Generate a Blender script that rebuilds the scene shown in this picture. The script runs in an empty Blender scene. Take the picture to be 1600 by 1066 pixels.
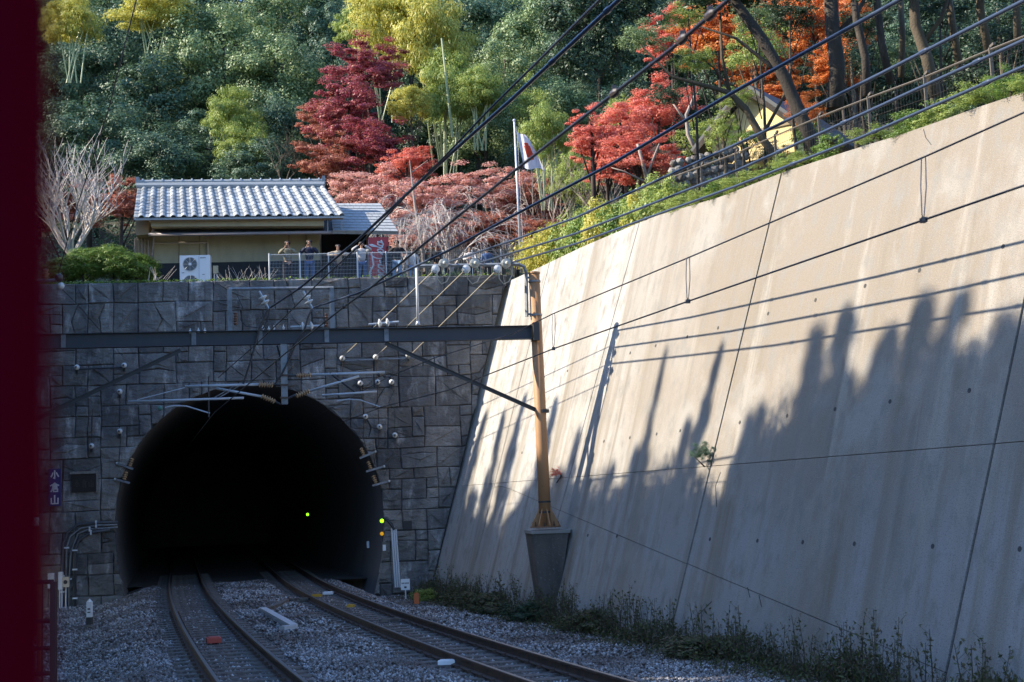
import bpy, math, random
import numpy as np
from mathutils import Vector, Matrix
SC = bpy.context.scene
COL = SC.collection
random.seed(7)
rng = np.random.default_rng(7)

# ------------------------------------------------------------------ camera, world, sun, exposure
F = 2100.0; ROLL = 0.038; EYE = 2.4
PITCH = math.atan((782.7-533)*math.cos(ROLL)/F)
fw = np.array([0, math.cos(PITCH), math.sin(PITCH)])
_up = np.array([0, -math.sin(PITCH), math.cos(PITCH)]); _r = np.array([1., 0, 0])
rt = _r*math.cos(ROLL)-_up*math.sin(ROLL); up = _up*math.cos(ROLL)+_r*math.sin(ROLL)
CAM = np.array([0, 0, EYE])
cd = bpy.data.cameras.new('camera'); cam = bpy.data.objects.new('camera', cd); COL.objects.link(cam)
cd.sensor_width = 36; cd.sensor_fit = 'HORIZONTAL'; cd.lens = 36*F/1600
cd.clip_start = 0.05; cd.clip_end = 1000
m = Matrix.Identity(4)
for i in range(3):
    m[i][0] = rt[i]; m[i][1] = up[i]; m[i][2] = -fw[i]; m[i][3] = CAM[i]
cam.matrix_world = m
cd.dof.use_dof = True; cd.dof.focus_distance = 38; cd.dof.aperture_fstop = 3.2
SC.camera = cam
SC.render.resolution_x = 1024; SC.render.resolution_y = 682
SUN = np.array([-0.997, -0.05, 0.70]); SUN /= np.linalg.norm(SUN)
w = bpy.data.worlds.new("World"); SC.world = w; w.use_nodes = True
nt = w.node_tree; nt.nodes.clear()
sky = nt.nodes.new('ShaderNodeTexSky'); sky.sky_type = 'NISHITA'; sky.sun_disc = False; sky.ozone_density = 2.5
sky.sun_elevation = math.asin(SUN[2]); sky.sun_rotation = math.atan2(SUN[0], SUN[1]) % (2*math.pi)
bg = nt.nodes.new('ShaderNodeBackground'); bg.inputs[1].default_value = 0.15
ow = nt.nodes.new('ShaderNodeOutputWorld')
tint = nt.nodes.new('ShaderNodeMix'); tint.data_type = 'RGBA'; tint.blend_type = 'MULTIPLY'; tint.inputs[0].default_value = 1; tint.inputs[7].default_value = (.82, .99, 1.2, 1)
nt.links.new(sky.outputs[0], tint.inputs[6]); nt.links.new(tint.outputs[2], bg.inputs[0]); nt.links.new(bg.outputs[0], ow.inputs[0])
ld = bpy.data.lights.new('sun', 'SUN'); ld.energy = 4.6; ld.angle = math.radians(0.5); ld.color = (1, 0.89, 0.73)
lo = bpy.data.objects.new('sun', ld); COL.objects.link(lo); lo.location = (-30, 10, 60)
lo.rotation_euler = Vector(SUN).to_track_quat('Z', 'Y').to_euler()
vs = SC.view_settings; vs.view_transform = 'Standard'; vs.look = 'None'; vs.gamma = 1; vs.exposure = 1.28
vs.use_curve_mapping = False

# ------------------------------------------------------------------ picture point -> place
def ray(x, y): return fw+rt*(x-800)/F-up*(y-533)/F
def onplane(x, y, P0, n):
    d = ray(x, y); return CAM+d*(((P0-CAM)@n)/(d@n))
def gz(x, y, z=0.): return onplane(x, y, np.array([0, 0, z]), np.array([0, 0, 1.]))
def at(x, y, Y): return onplane(x, y, np.array([0, Y, 0.]), np.array([0, 1., 0]))
HP = gz(290, 912); HS = 0.1
HN = np.array([HS, -1, 0.]); HN /= np.linalg.norm(HN)           # headwall faces the railway
HE = np.array([1, HS, 0.]); HE /= np.linalg.norm(HE)
def hw(x, y, off=0.): return onplane(x, y, HP+HN*off, HN)
def hwl(a, z, off=0.):                                           # a metres along the wall from HP, height z
    q = HP+HE*a+HN*off; return np.array([q[0], q[1], z])
def toa(q): return float((np.array(q)-HP)@HE)
RA = hw(800, 430); RB = hw(678, 905)
RD = ray(80, 799-0.038*(80-370)); RD[2] = 0; RD /= np.linalg.norm(RD)
RN = np.cross(RA-RB, RD); RN /= np.linalg.norm(RN)
if RN[0] > 0: RN = -RN
RU = np.cross(RN, RD); RU = RU if RU[2] > 0 else -RU
def rw(x, y, off=0.): return onplane(x, y, RB+RN*off, RN)
def rl(u, v, off=0.): return RB-RD*u+RU*v+RN*off                 # u along the wall towards us, v up the batter
BD = np.array([1, 0.19, 0.]); BD /= np.linalg.norm(BD); BN = np.array([0.19, -1, 0.]); BN /= np.linalg.norm(BN)
BP = np.array([0.7, 36.75, 0])
def bm(x, y, off=0.): return onplane(x, y, BP+BN*off, BN)
def headwall_y(x): return HP[1]+HS*(x-HP[0])

# ------------------------------------------------------------------ building helpers
WL = {}
def link(o, parent=None):
    COL.objects.link(o)
    if parent is not None: o.parent = parent
    return o
def tag(o, label=None, cat=None, group=None, kind=None):
    if label: o['label'] = label
    if cat: o['category'] = cat
    if group: o['group'] = group
    if kind: o['kind'] = kind
    return o
def thing(name, loc, label, cat, group=None):
    o = bpy.data.objects.new(name, None); o.empty_display_size = 0.2
    o.location = [float(c) for c in loc]; COL.objects.link(o); WL[o] = np.array(loc, float)
    return tag(o, label, cat, group)
class MB:
    def __init__(s): s.V = []; s.F = []
    def add(s, V, Fs):
        b = len(s.V); s.V += [tuple(float(c) for c in v) for v in V]; s.F += [tuple(b+i for i in f) for f in Fs]; return s
    def box(s, c, sz, ex=None, ey=None, ez=None):
        c = np.array(c, float); ex = np.array([1., 0, 0] if ex is None else ex); ey = np.array([0, 1., 0] if ey is None else ey)
        ez = np.array([0, 0, 1.] if ez is None else ez); h = [q/2 for q in sz]
        V = [c+ex*h[0]*i+ey*h[1]*j+ez*h[2]*k for k in (-1, 1) for j in (-1, 1) for i in (-1, 1)]
        return s.add(V, [(0, 2, 3, 1), (4, 5, 7, 6), (0, 1, 5, 4), (2, 6, 7, 3), (0, 4, 6, 2), (1, 3, 7, 5)])
    def hbox(s, c, sz): return s.box(c, sz, HE, HN)
    def tube(s, P, R, n=8, cap=True):
        P = [np.array(p, float) for p in P]
        if not hasattr(R, '__len__'): R = [R]*len(P)
        T = []
        for i in range(len(P)):
            t = P[min(i+1, len(P)-1)]-P[max(i-1, 0)]; T.append(t/(np.linalg.norm(t)+1e-9))
        a = np.cross(T[0], [0, 0, 1.])
        if np.linalg.norm(a) < 1e-3: a = np.cross(T[0], [1., 0, 0])
        a /= np.linalg.norm(a); V = []
        for p, t, r in zip(P, T, R):
            a = a-t*(a@t); a /= np.linalg.norm(a)+1e-9; b = np.cross(t, a)
            for k in range(n):
                th = 2*math.pi*k/n; V.append(p+(a*math.cos(th)+b*math.sin(th))*r)
        Fs = []
        for i in range(len(P)-1):
            for k in range(n):
                k2 = (k+1) % n; Fs.append((i*n+k, i*n+k2, (i+1)*n+k2, (i+1)*n+k))
        if cap: Fs += [tuple(range(n))[::-1], tuple((len(P)-1)*n+k for k in range(n))]
        return s.add(V, Fs)
    def lathe(s, o, ax, prof, n=12):
        o = np.array(o, float); ax = np.array(ax, float); ax /= np.linalg.norm(ax)
        return s.tube([o+ax*h for h, r in prof], [max(r, 1e-4) for h, r in prof], n) if all(prof[i][0] != prof[i+1][0] for i in range(len(prof)-1)) else s._lathe(o, ax, prof, n)
    def _lathe(s, o, ax, prof, n):
        o = np.array(o, float); ax = np.array(ax, float); ax = ax/np.linalg.norm(ax)
        a = np.cross(ax, [0, 0, 1.]); a = a if np.linalg.norm(a) > 1e-3 else np.cross(ax, [1., 0, 0]); a /= np.linalg.norm(a); b = np.cross(ax, a)
        V = [o+ax*h+(a*math.cos(2*math.pi*k/n)+b*math.sin(2*math.pi*k/n))*max(r, 1e-4) for h, r in prof for k in range(n)]
        Fs = [(i*n+k, i*n+(k+1) % n, (i+1)*n+(k+1) % n, (i+1)*n+k) for i in range(len(prof)-1) for k in range(n)]
        Fs += [tuple(range(n))[::-1], tuple((len(prof)-1)*n+k for k in range(n))]
        return s.add(V, Fs)
    def prism(s, poly, d):                                        # 3D polygon swept by vector d
        d = np.array(d, float); n = len(poly); V = [np.array(p, float) for p in poly]; V += [p+d for p in V]
        return s.add(V, [tuple(range(n))[::-1], tuple(range(n, 2*n))]+[(i, (i+1) % n, n+(i+1) % n, n+i) for i in range(n)])
    def quad(s, *P): return s.add(P, [tuple(range(len(P)))])
    def build(s, name, mat, parent=None, smooth=False, uv=None, base=None, label=None, kind=None):
        off = np.zeros(3)
        if parent is not None: off = WL[parent]
        elif base is not None: off = np.array(base, float)
        me = bpy.data.meshes.new(name); V = np.array(s.V); me.from_pydata((V-off).tolist(), [], s.F); me.materials.append(mat)
        if uv is not None:
            l = me.uv_layers.new(name='uv'); li = np.empty(len(me.loops), 'i'); me.loops.foreach_get('vertex_index', li)
            U = np.array([uv(v) for v in V]); l.data.foreach_set('uv', U[li].astype('f').ravel())
        if smooth: me.polygons.foreach_set('use_smooth', [True]*len(me.polygons))
        me.update(); o = bpy.data.objects.new(name, me)
        link(o, parent)
        if parent is None: o.location = [float(c) for c in off]
        WL[o] = off
        if label: o['label'] = label
        if kind: o['kind'] = kind
        return o
def copy_tree(o, parent=None, loc=None):
    c = o.copy(); COL.objects.link(c)
    if parent is not None: c.parent = parent
    if loc is not None: c.location = [float(q) for q in loc]
    for ch in list(o.children): copy_tree(ch, c)
    return c

# ------------------------------------------------------------------ materials
def mat(name, base, rough=0.7, metal=0, noise=None, bump=None, trans=0, spec=0.5, emit=None, island=None, coord='Object', grad=None, objvar=None):
    """noise: list of (scale, detail, colour, lo, hi, stretch) layers mixed over the base; bump: (scale, strength, distance)"""
    M = bpy.data.materials.new(name); M.use_nodes = True; T = M.node_tree; N = T.nodes; L = T.links
    P = N['Principled BSDF']; P.inputs['Roughness'].default_value = rough; P.inputs['Metallic'].default_value = metal
    P.inputs['Specular IOR Level'].default_value = spec
    tc = N.new('ShaderNodeTexCoord'); out = tc.outputs['UV' if coord == 'UV' else 'Object']
    rgb = N.new('ShaderNodeRGB'); rgb.outputs[0].default_value = (*base, 1); cur = rgb.outputs[0]
    if island:
        g = N.new('ShaderNodeNewGeometry'); cr = N.new('ShaderNodeValToRGB'); cr.color_ramp.interpolation = 'LINEAR'
        for i, c in enumerate(island):
            e = cr.color_ramp.elements[i] if i < 2 else cr.color_ramp.elements.new(1)
            e.position = i/(len(island)-1); e.color = (*c, 1)
        L.new(g.outputs['Random Per Island'], cr.inputs[0]); cur = cr.outputs[0]
    for (ax_, lo_, hi_, colr, amt) in (grad or []):               # weathering that changes along one direction, broken up by noise
        sx_ = N.new('ShaderNodeSeparateXYZ'); L.new(out, sx_.inputs[0]); nz = N.new('ShaderNodeTexNoise'); nz.inputs['Scale'].default_value = .45; nz.inputs['Detail'].default_value = 5; L.new(out, nz.inputs[0])
        ad = N.new('ShaderNodeMath'); ad.operation = 'MULTIPLY_ADD'; ad.inputs[1].default_value = amt; L.new(nz.outputs[0], ad.inputs[0]); L.new(sx_.outputs[ax_], ad.inputs[2])
        cr = N.new('ShaderNodeMapRange'); cr.inputs[1].default_value = lo_+amt*.5; cr.inputs[2].default_value = hi_+amt*.5; cr.inputs[4].default_value = .8; L.new(ad.outputs[0], cr.inputs[0])
        mx = N.new('ShaderNodeMix'); mx.data_type = 'RGBA'; L.new(cr.outputs[0], mx.inputs[0]); L.new(cur, mx.inputs[6]); mx.inputs[7].default_value = (*colr, 1); cur = mx.outputs[2]
    for (sc, det, colr, lo_, hi_, st) in (noise or []):
        mp = N.new('ShaderNodeMapping'); mp.inputs['Scale'].default_value = st
        nz = N.new('ShaderNodeTexNoise'); nz.inputs['Scale'].default_value = sc; nz.inputs['Detail'].default_value = det; nz.inputs['Roughness'].default_value = 0.62
        cr = N.new('ShaderNodeMapRange'); cr.inputs[1].default_value = lo_; cr.inputs[2].default_value = hi_
        mx = N.new('ShaderNodeMix'); mx.data_type = 'RGBA'
        L.new(out, mp.inputs[0]); L.new(mp.outputs[0], nz.inputs[0]); L.new(nz.outputs[0], cr.inputs[0]); L.new(cr.outputs[0], mx.inputs[0])
        L.new(cur, mx.inputs[6]); mx.inputs[7].default_value = (*colr, 1); cur = mx.outputs[2]
    if objvar:
        oi = N.new('ShaderNodeObjectInfo'); cr = N.new('ShaderNodeMapRange'); cr.inputs[3].default_value = objvar[0]; cr.inputs[4].default_value = objvar[1]; L.new(oi.outputs['Random'], cr.inputs[0])
        mx = N.new('ShaderNodeMix'); mx.data_type = 'RGBA'; mx.blend_type = 'MULTIPLY'; mx.inputs[0].default_value = 1; L.new(cur, mx.inputs[6]); L.new(cr.outputs[0], mx.inputs[7]); cur = mx.outputs[2]
    L.new(cur, P.inputs['Base Color'])
    if bump:
        prev = None
        for (sc, stg, dist, st) in (bump if isinstance(bump, list) else [(*bump, (1, 1, 1))]):
            mp = N.new('ShaderNodeMapping'); mp.inputs['Scale'].default_value = st
            nz = N.new('ShaderNodeTexNoise'); nz.inputs['Scale'].default_value = sc; nz.inputs['Detail'].default_value = 6
            b = N.new('ShaderNodeBump'); b.inputs['Strength'].default_value = stg; b.inputs['Distance'].default_value = dist
            L.new(out, mp.inputs[0]); L.new(mp.outputs[0], nz.inputs[0]); L.new(nz.outputs[0], b.inputs['Height'])
            if prev: L.new(prev, b.inputs['Normal'])
            prev = b.outputs[0]
        L.new(prev, P.inputs['Normal'])
    if trans:
        tr = N.new('ShaderNodeBsdfTranslucent'); L.new(cur, tr.inputs[0]); mx = N.new('ShaderNodeMixShader'); mx.inputs[0].default_value = trans
        o = N['Material Output']; L.new(P.outputs[0], mx.inputs[1]); L.new(tr.outputs[0], mx.inputs[2]); L.new(mx.outputs[0], o.inputs[0])
    if emit: P.inputs['Emission Color'].default_value = (*emit[0], 1); P.inputs['Emission Strength'].default_value = emit[1]
    return M
W1 = (1, 1, 1)
M_conc = mat('concrete_wall', (.40, .39, .37), .9, coord='UV', grad=[(0, 10, 18, (.17, .130, .085), 8), (1, 5.2, 1.5, (.30, .30, .295), 4)], noise=[
    (1, 5, (.185, .155, .115), .50, .64, (.9, .04, 1)), (1, 5, (.21, .18, .14), .48, .66, (.35, .045, 1)), (1, 7, (.30, .275, .235), .56, .66, (1.3, .11, 1)), (1, 6, (.15, .13, .10), .58, .74, (2.3, .12, 1)),
    (.5, 6, (.28, .262, .232), .53, .66, (1, .7, 1)), (3, 8, (.20, .19, .17), .50, .68, (1, .5, 1)), (38, 3, (.15, .14, .125), .5, .72, W1), (55, 2, (.33, .31, .275), .58, .72, W1)],
    bump=[(55, .6, .02, W1), (14, .35, .03, (1, .3, 1))])
M_jdark = mat('joint_and_shade_dark', (.05, .05, .05), .95)  # dark joint fill; also stands in for shade in weep holes and niche
M_stone = mat('headwall_stone', (.165, .16, .15), .9, objvar=(.7, 1.4), noise=[
    (.9, 6, (.085, .085, .088), .42, .62, (1, 1, .35)), (2.4, 6, (.36, .355, .345), .54, .74, (1, 1, .4)), (16, 5, (.09, .09, .09), .52, .75, W1), (1.3, 5, (.055, .055, .056), .58, .72, (2.5, 2.5, .22))],
    bump=[(2.6, 1.0, .12, (1, 1, 1.8)), (22, .6, .02, W1)])
M_stone2 = mat('headwall_stone_pale', (.22, .205, .185), .9, objvar=(.75, 1.3), noise=[
    (.9, 6, (.11, .105, .10), .42, .62, (1, 1, .35)), (2.4, 6, (.31, .29, .265), .56, .78, (1, 1, .5)), (16, 5, (.10, .095, .09), .52, .75, W1)],
    bump=[(2.6, 1.0, .12, (1, 1, 1.8)), (22, .6, .02, W1)])  # paler, warmer stone, commoner right of the arch
M_mortar = mat('mortar', (.07, .07, .07), .95)
M_lining = mat('tunnel_lining', (.13, .13, .135), .9, noise=[(1, 4, (.09, .09, .095), .5, .8, (1, 1, .3))])
M_ballast = mat('ballast', (.12, .11, .10), .95, noise=[(18, 4, (.05, .045, .04), .4, .6, W1), (40, 3, (.24, .23, .22), .58, .7, W1), (.35, 3, (.09, .075, .062), .45, .6, W1)], bump=(28, 1, .05))
M_gravel = mat('gravel', (.2, .2, .2), .8, island=[(.06, .05, .045), (.16, .14, .125), (.24, .225, .21), (.30, .295, .30), (.62, .62, .63), (.11, .10, .09)], noise=[(.30, 4, (.12, .095, .08), .42, .70, W1)])
M_soil = mat('soil', (.05, .04, .028), .95, noise=[(3, 5, (.02, .03, .012), .45, .6, W1)], bump=(8, 1, .1))
M_rust = mat('rail_rust', (.085, .05, .034), .7, noise=[(7, 4, (.045, .03, .024), .45, .65, W1)])
M_head = mat('rail_head_steel', (.22, .2, .19), .42, .7)
M_sleeper = mat('sleeper_concrete', (.16, .14, .125), .9, noise=[(9, 4, (.08, .065, .055), .45, .6, W1)])
M_steel = mat('galvanised_steel', (.22, .24, .26), .6, .15, noise=[(4, 5, (.13, .14, .15), .45, .65, (1, 1, 1)), (8, 4, (.20, .13, .08), .66, .8, W1)])
M_steeld = mat('dark_steel', (.035, .038, .042), .55, .2, noise=[(5, 4, (.06, .045, .035), .6, .75, W1)])
M_steell = mat('light_pipe', (.42, .46, .5), .45, .2)
M_wire = mat('wire_black', (.012, .014, .02), .35, 0)
M_wireb = mat('wire_sheath', (.035, .05, .085), .32, 0)
M_wirel = mat('bare_wire', (.42, .38, .30), .5, .2)
M_mast = mat('mast_paint', (.36, .19, .085), .6, noise=[(3, 5, (.28, .16, .08), .5, .7, (1, 1, .3)), (14, 3, (.16, .08, .04), .66, .8, W1)])
M_mastr = mat('mast_paint_rusty', (.26, .10, .05), .65, noise=[(3, 5, (.16, .06, .035), .5, .7, (1, 1, .3))])
M_pier = mat('pier_concrete', (.10, .09, .078), .9, noise=[(2, 6, (.06, .057, .052), .4, .6, (1, 1, .4)), (14, 4, (.24, .22, .19), .6, .75, W1)], bump=(30, .5, .02))
M_porc = mat('white_porcelain', (.55, .57, .57), .25)
M_brown = mat('brown_porcelain', (.42, .27, .15), .35)
M_bell = mat('dark_insulator_cap', (.05, .04, .04), .4)
M_white = mat('white_paint', (.75, .76, .77), .5)
M_grille = mat('grille_grey', (.12, .13, .135), .5)
M_navy = mat('navy_enamel', (.02, .05, .17), .35)
M_plaque = mat('bronze_plaque', (.035, .028, .028), .45, .4)
M_plq2 = mat('bronze_letters', (.075, .06, .055), .45, .4)
M_beige = mat('beige_render', (.46, .40, .26), .85, noise=[(2, 4, (.38, .33, .22), .45, .7, (1, 1, .4))])
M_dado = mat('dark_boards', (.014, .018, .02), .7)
M_tile = mat('grey_roof_tile', (.29, .305, .305), .5, objvar=(.72, 1.25), noise=[(5, 4, (.24, .27, .29), .5, .7, W1)])
M_slate = mat('slate', (.30, .32, .33), .7, noise=[(5, 4, (.22, .24, .25), .5, .7, W1)])
M_wood = mat('weathered_wood', (.30, .23, .15), .8)
M_gutter = mat('gutter', (.30, .27, .28), .5)
M_dkroof = mat('dark_sheet_roof', (.035, .04, .045), .5)
M_red = mat('vending_red', (.42, .012, .018), .35)
M_maroon = mat('maroon_paint', (.055, .0012, .007), .9, spec=0)
M_web = mat('beam_steel', (.04, .048, .062), .6, .2, noise=[(3, 5, (.05, .055, .065), .45, .65, (1, 1, 1)), (8, 4, (.13, .10, .07), .68, .8, W1)])
M_fence = mat('fence_wire', (.42, .45, .47), .5, .2)
M_rfen = mat('rusty_fence', (.10, .085, .07), .75)
M_fenced = mat('fence_dark', (.10, .10, .10), .6)
M_pole = mat('white_pole', (.55, .58, .62), .4, .2)
M_cable = mat('grey_cable', (.07, .075, .085), .5)
M_conduit = mat('white_conduit', (.62, .66, .7), .4)
M_orange = mat('orange_plastic', (.55, .13, .03), .5)
M_yellow = mat('yellow_paint', (.55, .30, .02), .5)
M_balise = mat('faded_red_plastic', (.45, .07, .045), .6)
M_flag = mat('flag_white', (.75, .75, .78), .8, trans=.35)
M_flagr = mat('flag_red', (.6, .07, .03), .8, trans=.35)
M_green_l = mat('green_lamp', (.1, .5, .02), .4, emit=((.22, .9, .01), 1.6))
M_amber = mat('amber_lamp', (.4, .2, .01), .4, emit=((1, .5, .02), .22))
M_bark = mat('dark_bark', (.035, .027, .02), .9, noise=[(9, 4, (.07, .055, .04), .5, .7, (1, 1, .3))], bump=(20, .6, .03))
M_barkl = mat('pale_bark', (.33, .27, .23), .85, noise=[(6, 4, (.2, .16, .13), .5, .7, W1)])
M_barkm = mat('mossy_bark', (.075, .058, .035), .9, noise=[(5, 4, (.08, .06, .04), .5, .7, (1, 1, .4))], bump=(20, .6, .03))
M_twig = mat('pale_twigs', (.50, .45, .41), .8)
M_culm = mat('bamboo_culm', (.30, .33, .16), .5)
def leafm(n, cols, tr=.32, rough=.5): return mat(n, cols[0], rough, island=cols, trans=tr, spec=.4)
L_ever = leafm('evergreen_leaf', [(.045, .095, .065), (.075, .145, .085), (.125, .20, .11), (.06, .115, .07)], .25, .55)
L_ever2 = leafm('evergreen_leaf_sunlit', [(.10, .17, .07), (.18, .26, .11), (.28, .35, .16), (.12, .20, .08)], .3, .5)  # sunlight on the brighter crowns is put into this leaf colour
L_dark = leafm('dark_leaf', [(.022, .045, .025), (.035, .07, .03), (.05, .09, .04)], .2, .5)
L_yel = leafm('yellow_bamboo_leaf', [(.46, .44, .08), (.60, .54, .12), (.34, .38, .08), (.62, .50, .09)], .42)
L_ygr = leafm('yellow_green_leaf', [(.24, .32, .07), (.38, .43, .10), (.28, .36, .09), (.16, .24, .06)], .4)
L_crim = leafm('crimson_maple_leaf', [(.30, .05, .085), (.42, .10, .13), (.22, .035, .06), (.44, .17, .09)], .38)
L_pink = leafm('pink_maple_leaf', [(.66, .34, .31), (.72, .46, .40), (.58, .24, .20), (.66, .46, .33)], .38)
L_rust = leafm('rust_maple_leaf', [(.40, .12, .09), (.50, .20, .13), (.32, .085, .07), (.52, .27, .12)], .38)
L_salm = leafm('salmon_maple_leaf', [(.68, .17, .13), (.74, .27, .20), (.60, .12, .10), (.74, .32, .17)], .42)
L_oran = leafm('orange_maple_leaf', [(.58, .15, .03), (.66, .24, .05), (.50, .10, .03), (.62, .30, .08)], .42)
L_bush = leafm('bush_leaf', [(.09, .18, .03), (.16, .27, .045), (.24, .33, .06), (.06, .13, .03)], .3)
L_weed = leafm('weed_leaf', [(.05, .08, .025), (.10, .12, .03), (.16, .11, .06), (.05, .075, .03), (.10, .07, .045)], .3)
L_dry = leafm('dry_stem', [(.12, .09, .06), (.07, .055, .04), (.09, .10, .04)], .1)

# ------------------------------------------------------------------ railway alignment
PX = {'L': np.array([0.001, -.3475, 2.66]), 'R': np.array([0.0014, -.404, 7.50])}
def trackpts():
    T = {'L': ([(266, 907), (272, 940), (289, 976), (310, 1016), (347, 1063)], [(316, 911), (334, 938), (368, 976), (412, 1016), (470, 1063)]),
         'R': ([(437, 898), (499, 934), (550, 954), (651, 994), (760, 1041), (850, 1065)], [(481, 896), (542, 929), (615, 956), (687, 978), (760, 1001), (972, 1063)])}
    for k, (a, b) in T.items():
        cs = []
        for q in (a, b):
            P = np.array([gz(x, y) for x, y in q]); cs.append(np.polyfit(P[:, 1], P[:, 0], 2))
        PX[k] = (cs[0]+cs[1])/2
trackpts()
def tc_(k, Y):
    c = PX[k]
    if Y > 50: return np.polyval(c, 50)+(2*c[0]*50+c[1])*(Y-50)
    return np.polyval(c, Y)
def tdir(k, Y):
    c = PX[k]; Y = min(Y, 50); t = np.array([2*c[0]*Y+c[1], 1., 0]); return t/np.linalg.norm(t)
def wallfoot_x(Y):
    u = (RB[1]-Y)/RD[1]; return (RB-RD*u)[0]-.16
def ground_z(x, y):
    xl = tc_('L', y); xr = tc_('R', y)
    z = -0.20
    if x > xr: 
        d = x-xr-1.35
        if d > 0: z -= min(d*.42, .56)
    elif x < xl:
        d = xl-x-1.5
        if d > 0: z -= min(d*.28, .42)
    else:
        c = (x-xl)/(xr-xl)
        z += .07*math.sin(math.pi*c)*math.sin(y*.9+x)**2*(1 if .25 < c < .75 else 0)
    return z+.03*math.sin(x*2.1+y*.7)*math.cos(y*1.7-x)*(0 if abs(x-xl) < .9 or abs(x-xr) < .9 else 1)
g = MB()
xs = np.arange(-24, 16.01, .25); ys = np.arange(-16, 50.01, .33)
V = [(x, y, ground_z(x, y)-.02) for y in ys for x in xs]; nx = len(xs)
Fg = [(j*nx+i, j*nx+i+1, (j+1)*nx+i+1, (j+1)*nx+i) for j in range(len(ys)-1) for i in range(nx-1)]
g.add(V, Fg); g.build('railway_ground', M_ballast, smooth=True, kind='structure')
g = MB()
for Y in np.arange(49.6, 125, 2): 
    c = (tc_('L', Y)+tc_('R', Y))/2; c2 = (tc_('L', Y+2)+tc_('R', Y+2))/2
    g.quad((c-6, Y, -.205), (c+6, Y, -.205), (c2+6, Y+2, -.205), (c2-6, Y+2, -.205))
g.build('tunnel_floor', M_ballast, kind='structure')
# loose ballast stones
def gravel(N, y0, y1, r0, r1, seed):
    r = np.random.default_rng(seed)
    Y = y0+(y1-y0)*r.random(N)**1.0
    X = np.empty(N); 
    lo_ = np.minimum(-.40*Y+1, -5.0); hi_ = np.array([wallfoot_x(y) for y in Y])
    X = lo_+(hi_-lo_)*r.random(N)
    keep = np.ones(N, bool); Z = np.empty(N)
    for i in range(N):
        z = ground_z(X[i], Y[i]); d = min(abs(X[i]-tc_('L', Y[i])), abs(X[i]-tc_('R', Y[i])))
        if .46 < d < .66: keep[i] = False
        if d < 1.0 and r.random() < .45: keep[i] = False
        if d < 1.05: z -= .022
        if d < .46: z -= .012
        Z[i] = z
        if Y[i] > headwall_y(X[i]) and not (-13.4 < X[i]-0*Y[i] < -5): keep[i] = False
    X, Y, Z = X[keep], Y[keep], Z[keep]; n = len(X)
    O = np.array([[1, 0, 0], [-.5, .87, 0], [-.5, -.87, 0], [.3, .2, .75], [.1, -.3, -.7]])
    Rr = r0+(r1-r0)*r.random(n)
    th = r.random(n)*6.28; c, s_ = np.cos(th), np.sin(th)
    P = np.repeat(O[None], n, 0)*(.6+.8*r.random((n, 5, 3)))*Rr[:, None, None]
    x = P[..., 0]*c[:, None]-P[..., 1]*s_[:, None]; y = P[..., 0]*s_[:, None]+P[..., 1]*c[:, None]
    Vv = np.stack([x+X[:, None], y+Y[:, None], P[..., 2]+Z[:, None]+Rr[:, None]*.3], -1).reshape(-1, 3)
    tri = np.array([[0, 1, 3], [1, 2, 3], [2, 0, 3], [1, 0, 4], [2, 1, 4], [0, 2, 4]])
    Ft = (tri[None]+np.arange(n)[:, None, None]*5).reshape(-1, 3)
    return Vv, Ft
def fast_mesh(name, V, Fs, mat_=None, link_obj=False):
    me = bpy.data.meshes.new(name); k = Fs.shape[1]
    me.vertices.add(len(V)); me.vertices.foreach_set('co', V.astype('f').ravel())
    me.loops.add(Fs.size); me.loops.foreach_set('vertex_index', Fs.astype('i').ravel())
    me.polygons.add(len(Fs)); me.polygons.foreach_set('loop_start', np.arange(0, Fs.size, k, dtype='i'))
    me.update(calc_edges=True); me.validate()
    if mat_: me.materials.append(mat_)
    return me
for (N, a, b, r0, r1, sd) in ((52000, 16, 27, .022, .042, 1), (46000, 27, 50, .028, .05, 2)):
    Vv, Ft = gravel(N, a, b, r0, r1, sd)
    o = bpy.data.objects.new('ballast_gravel', fast_mesh('ballast_gravel', Vv, Ft, M_gravel)); link(o); o['kind'] = 'stuff'

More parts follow.
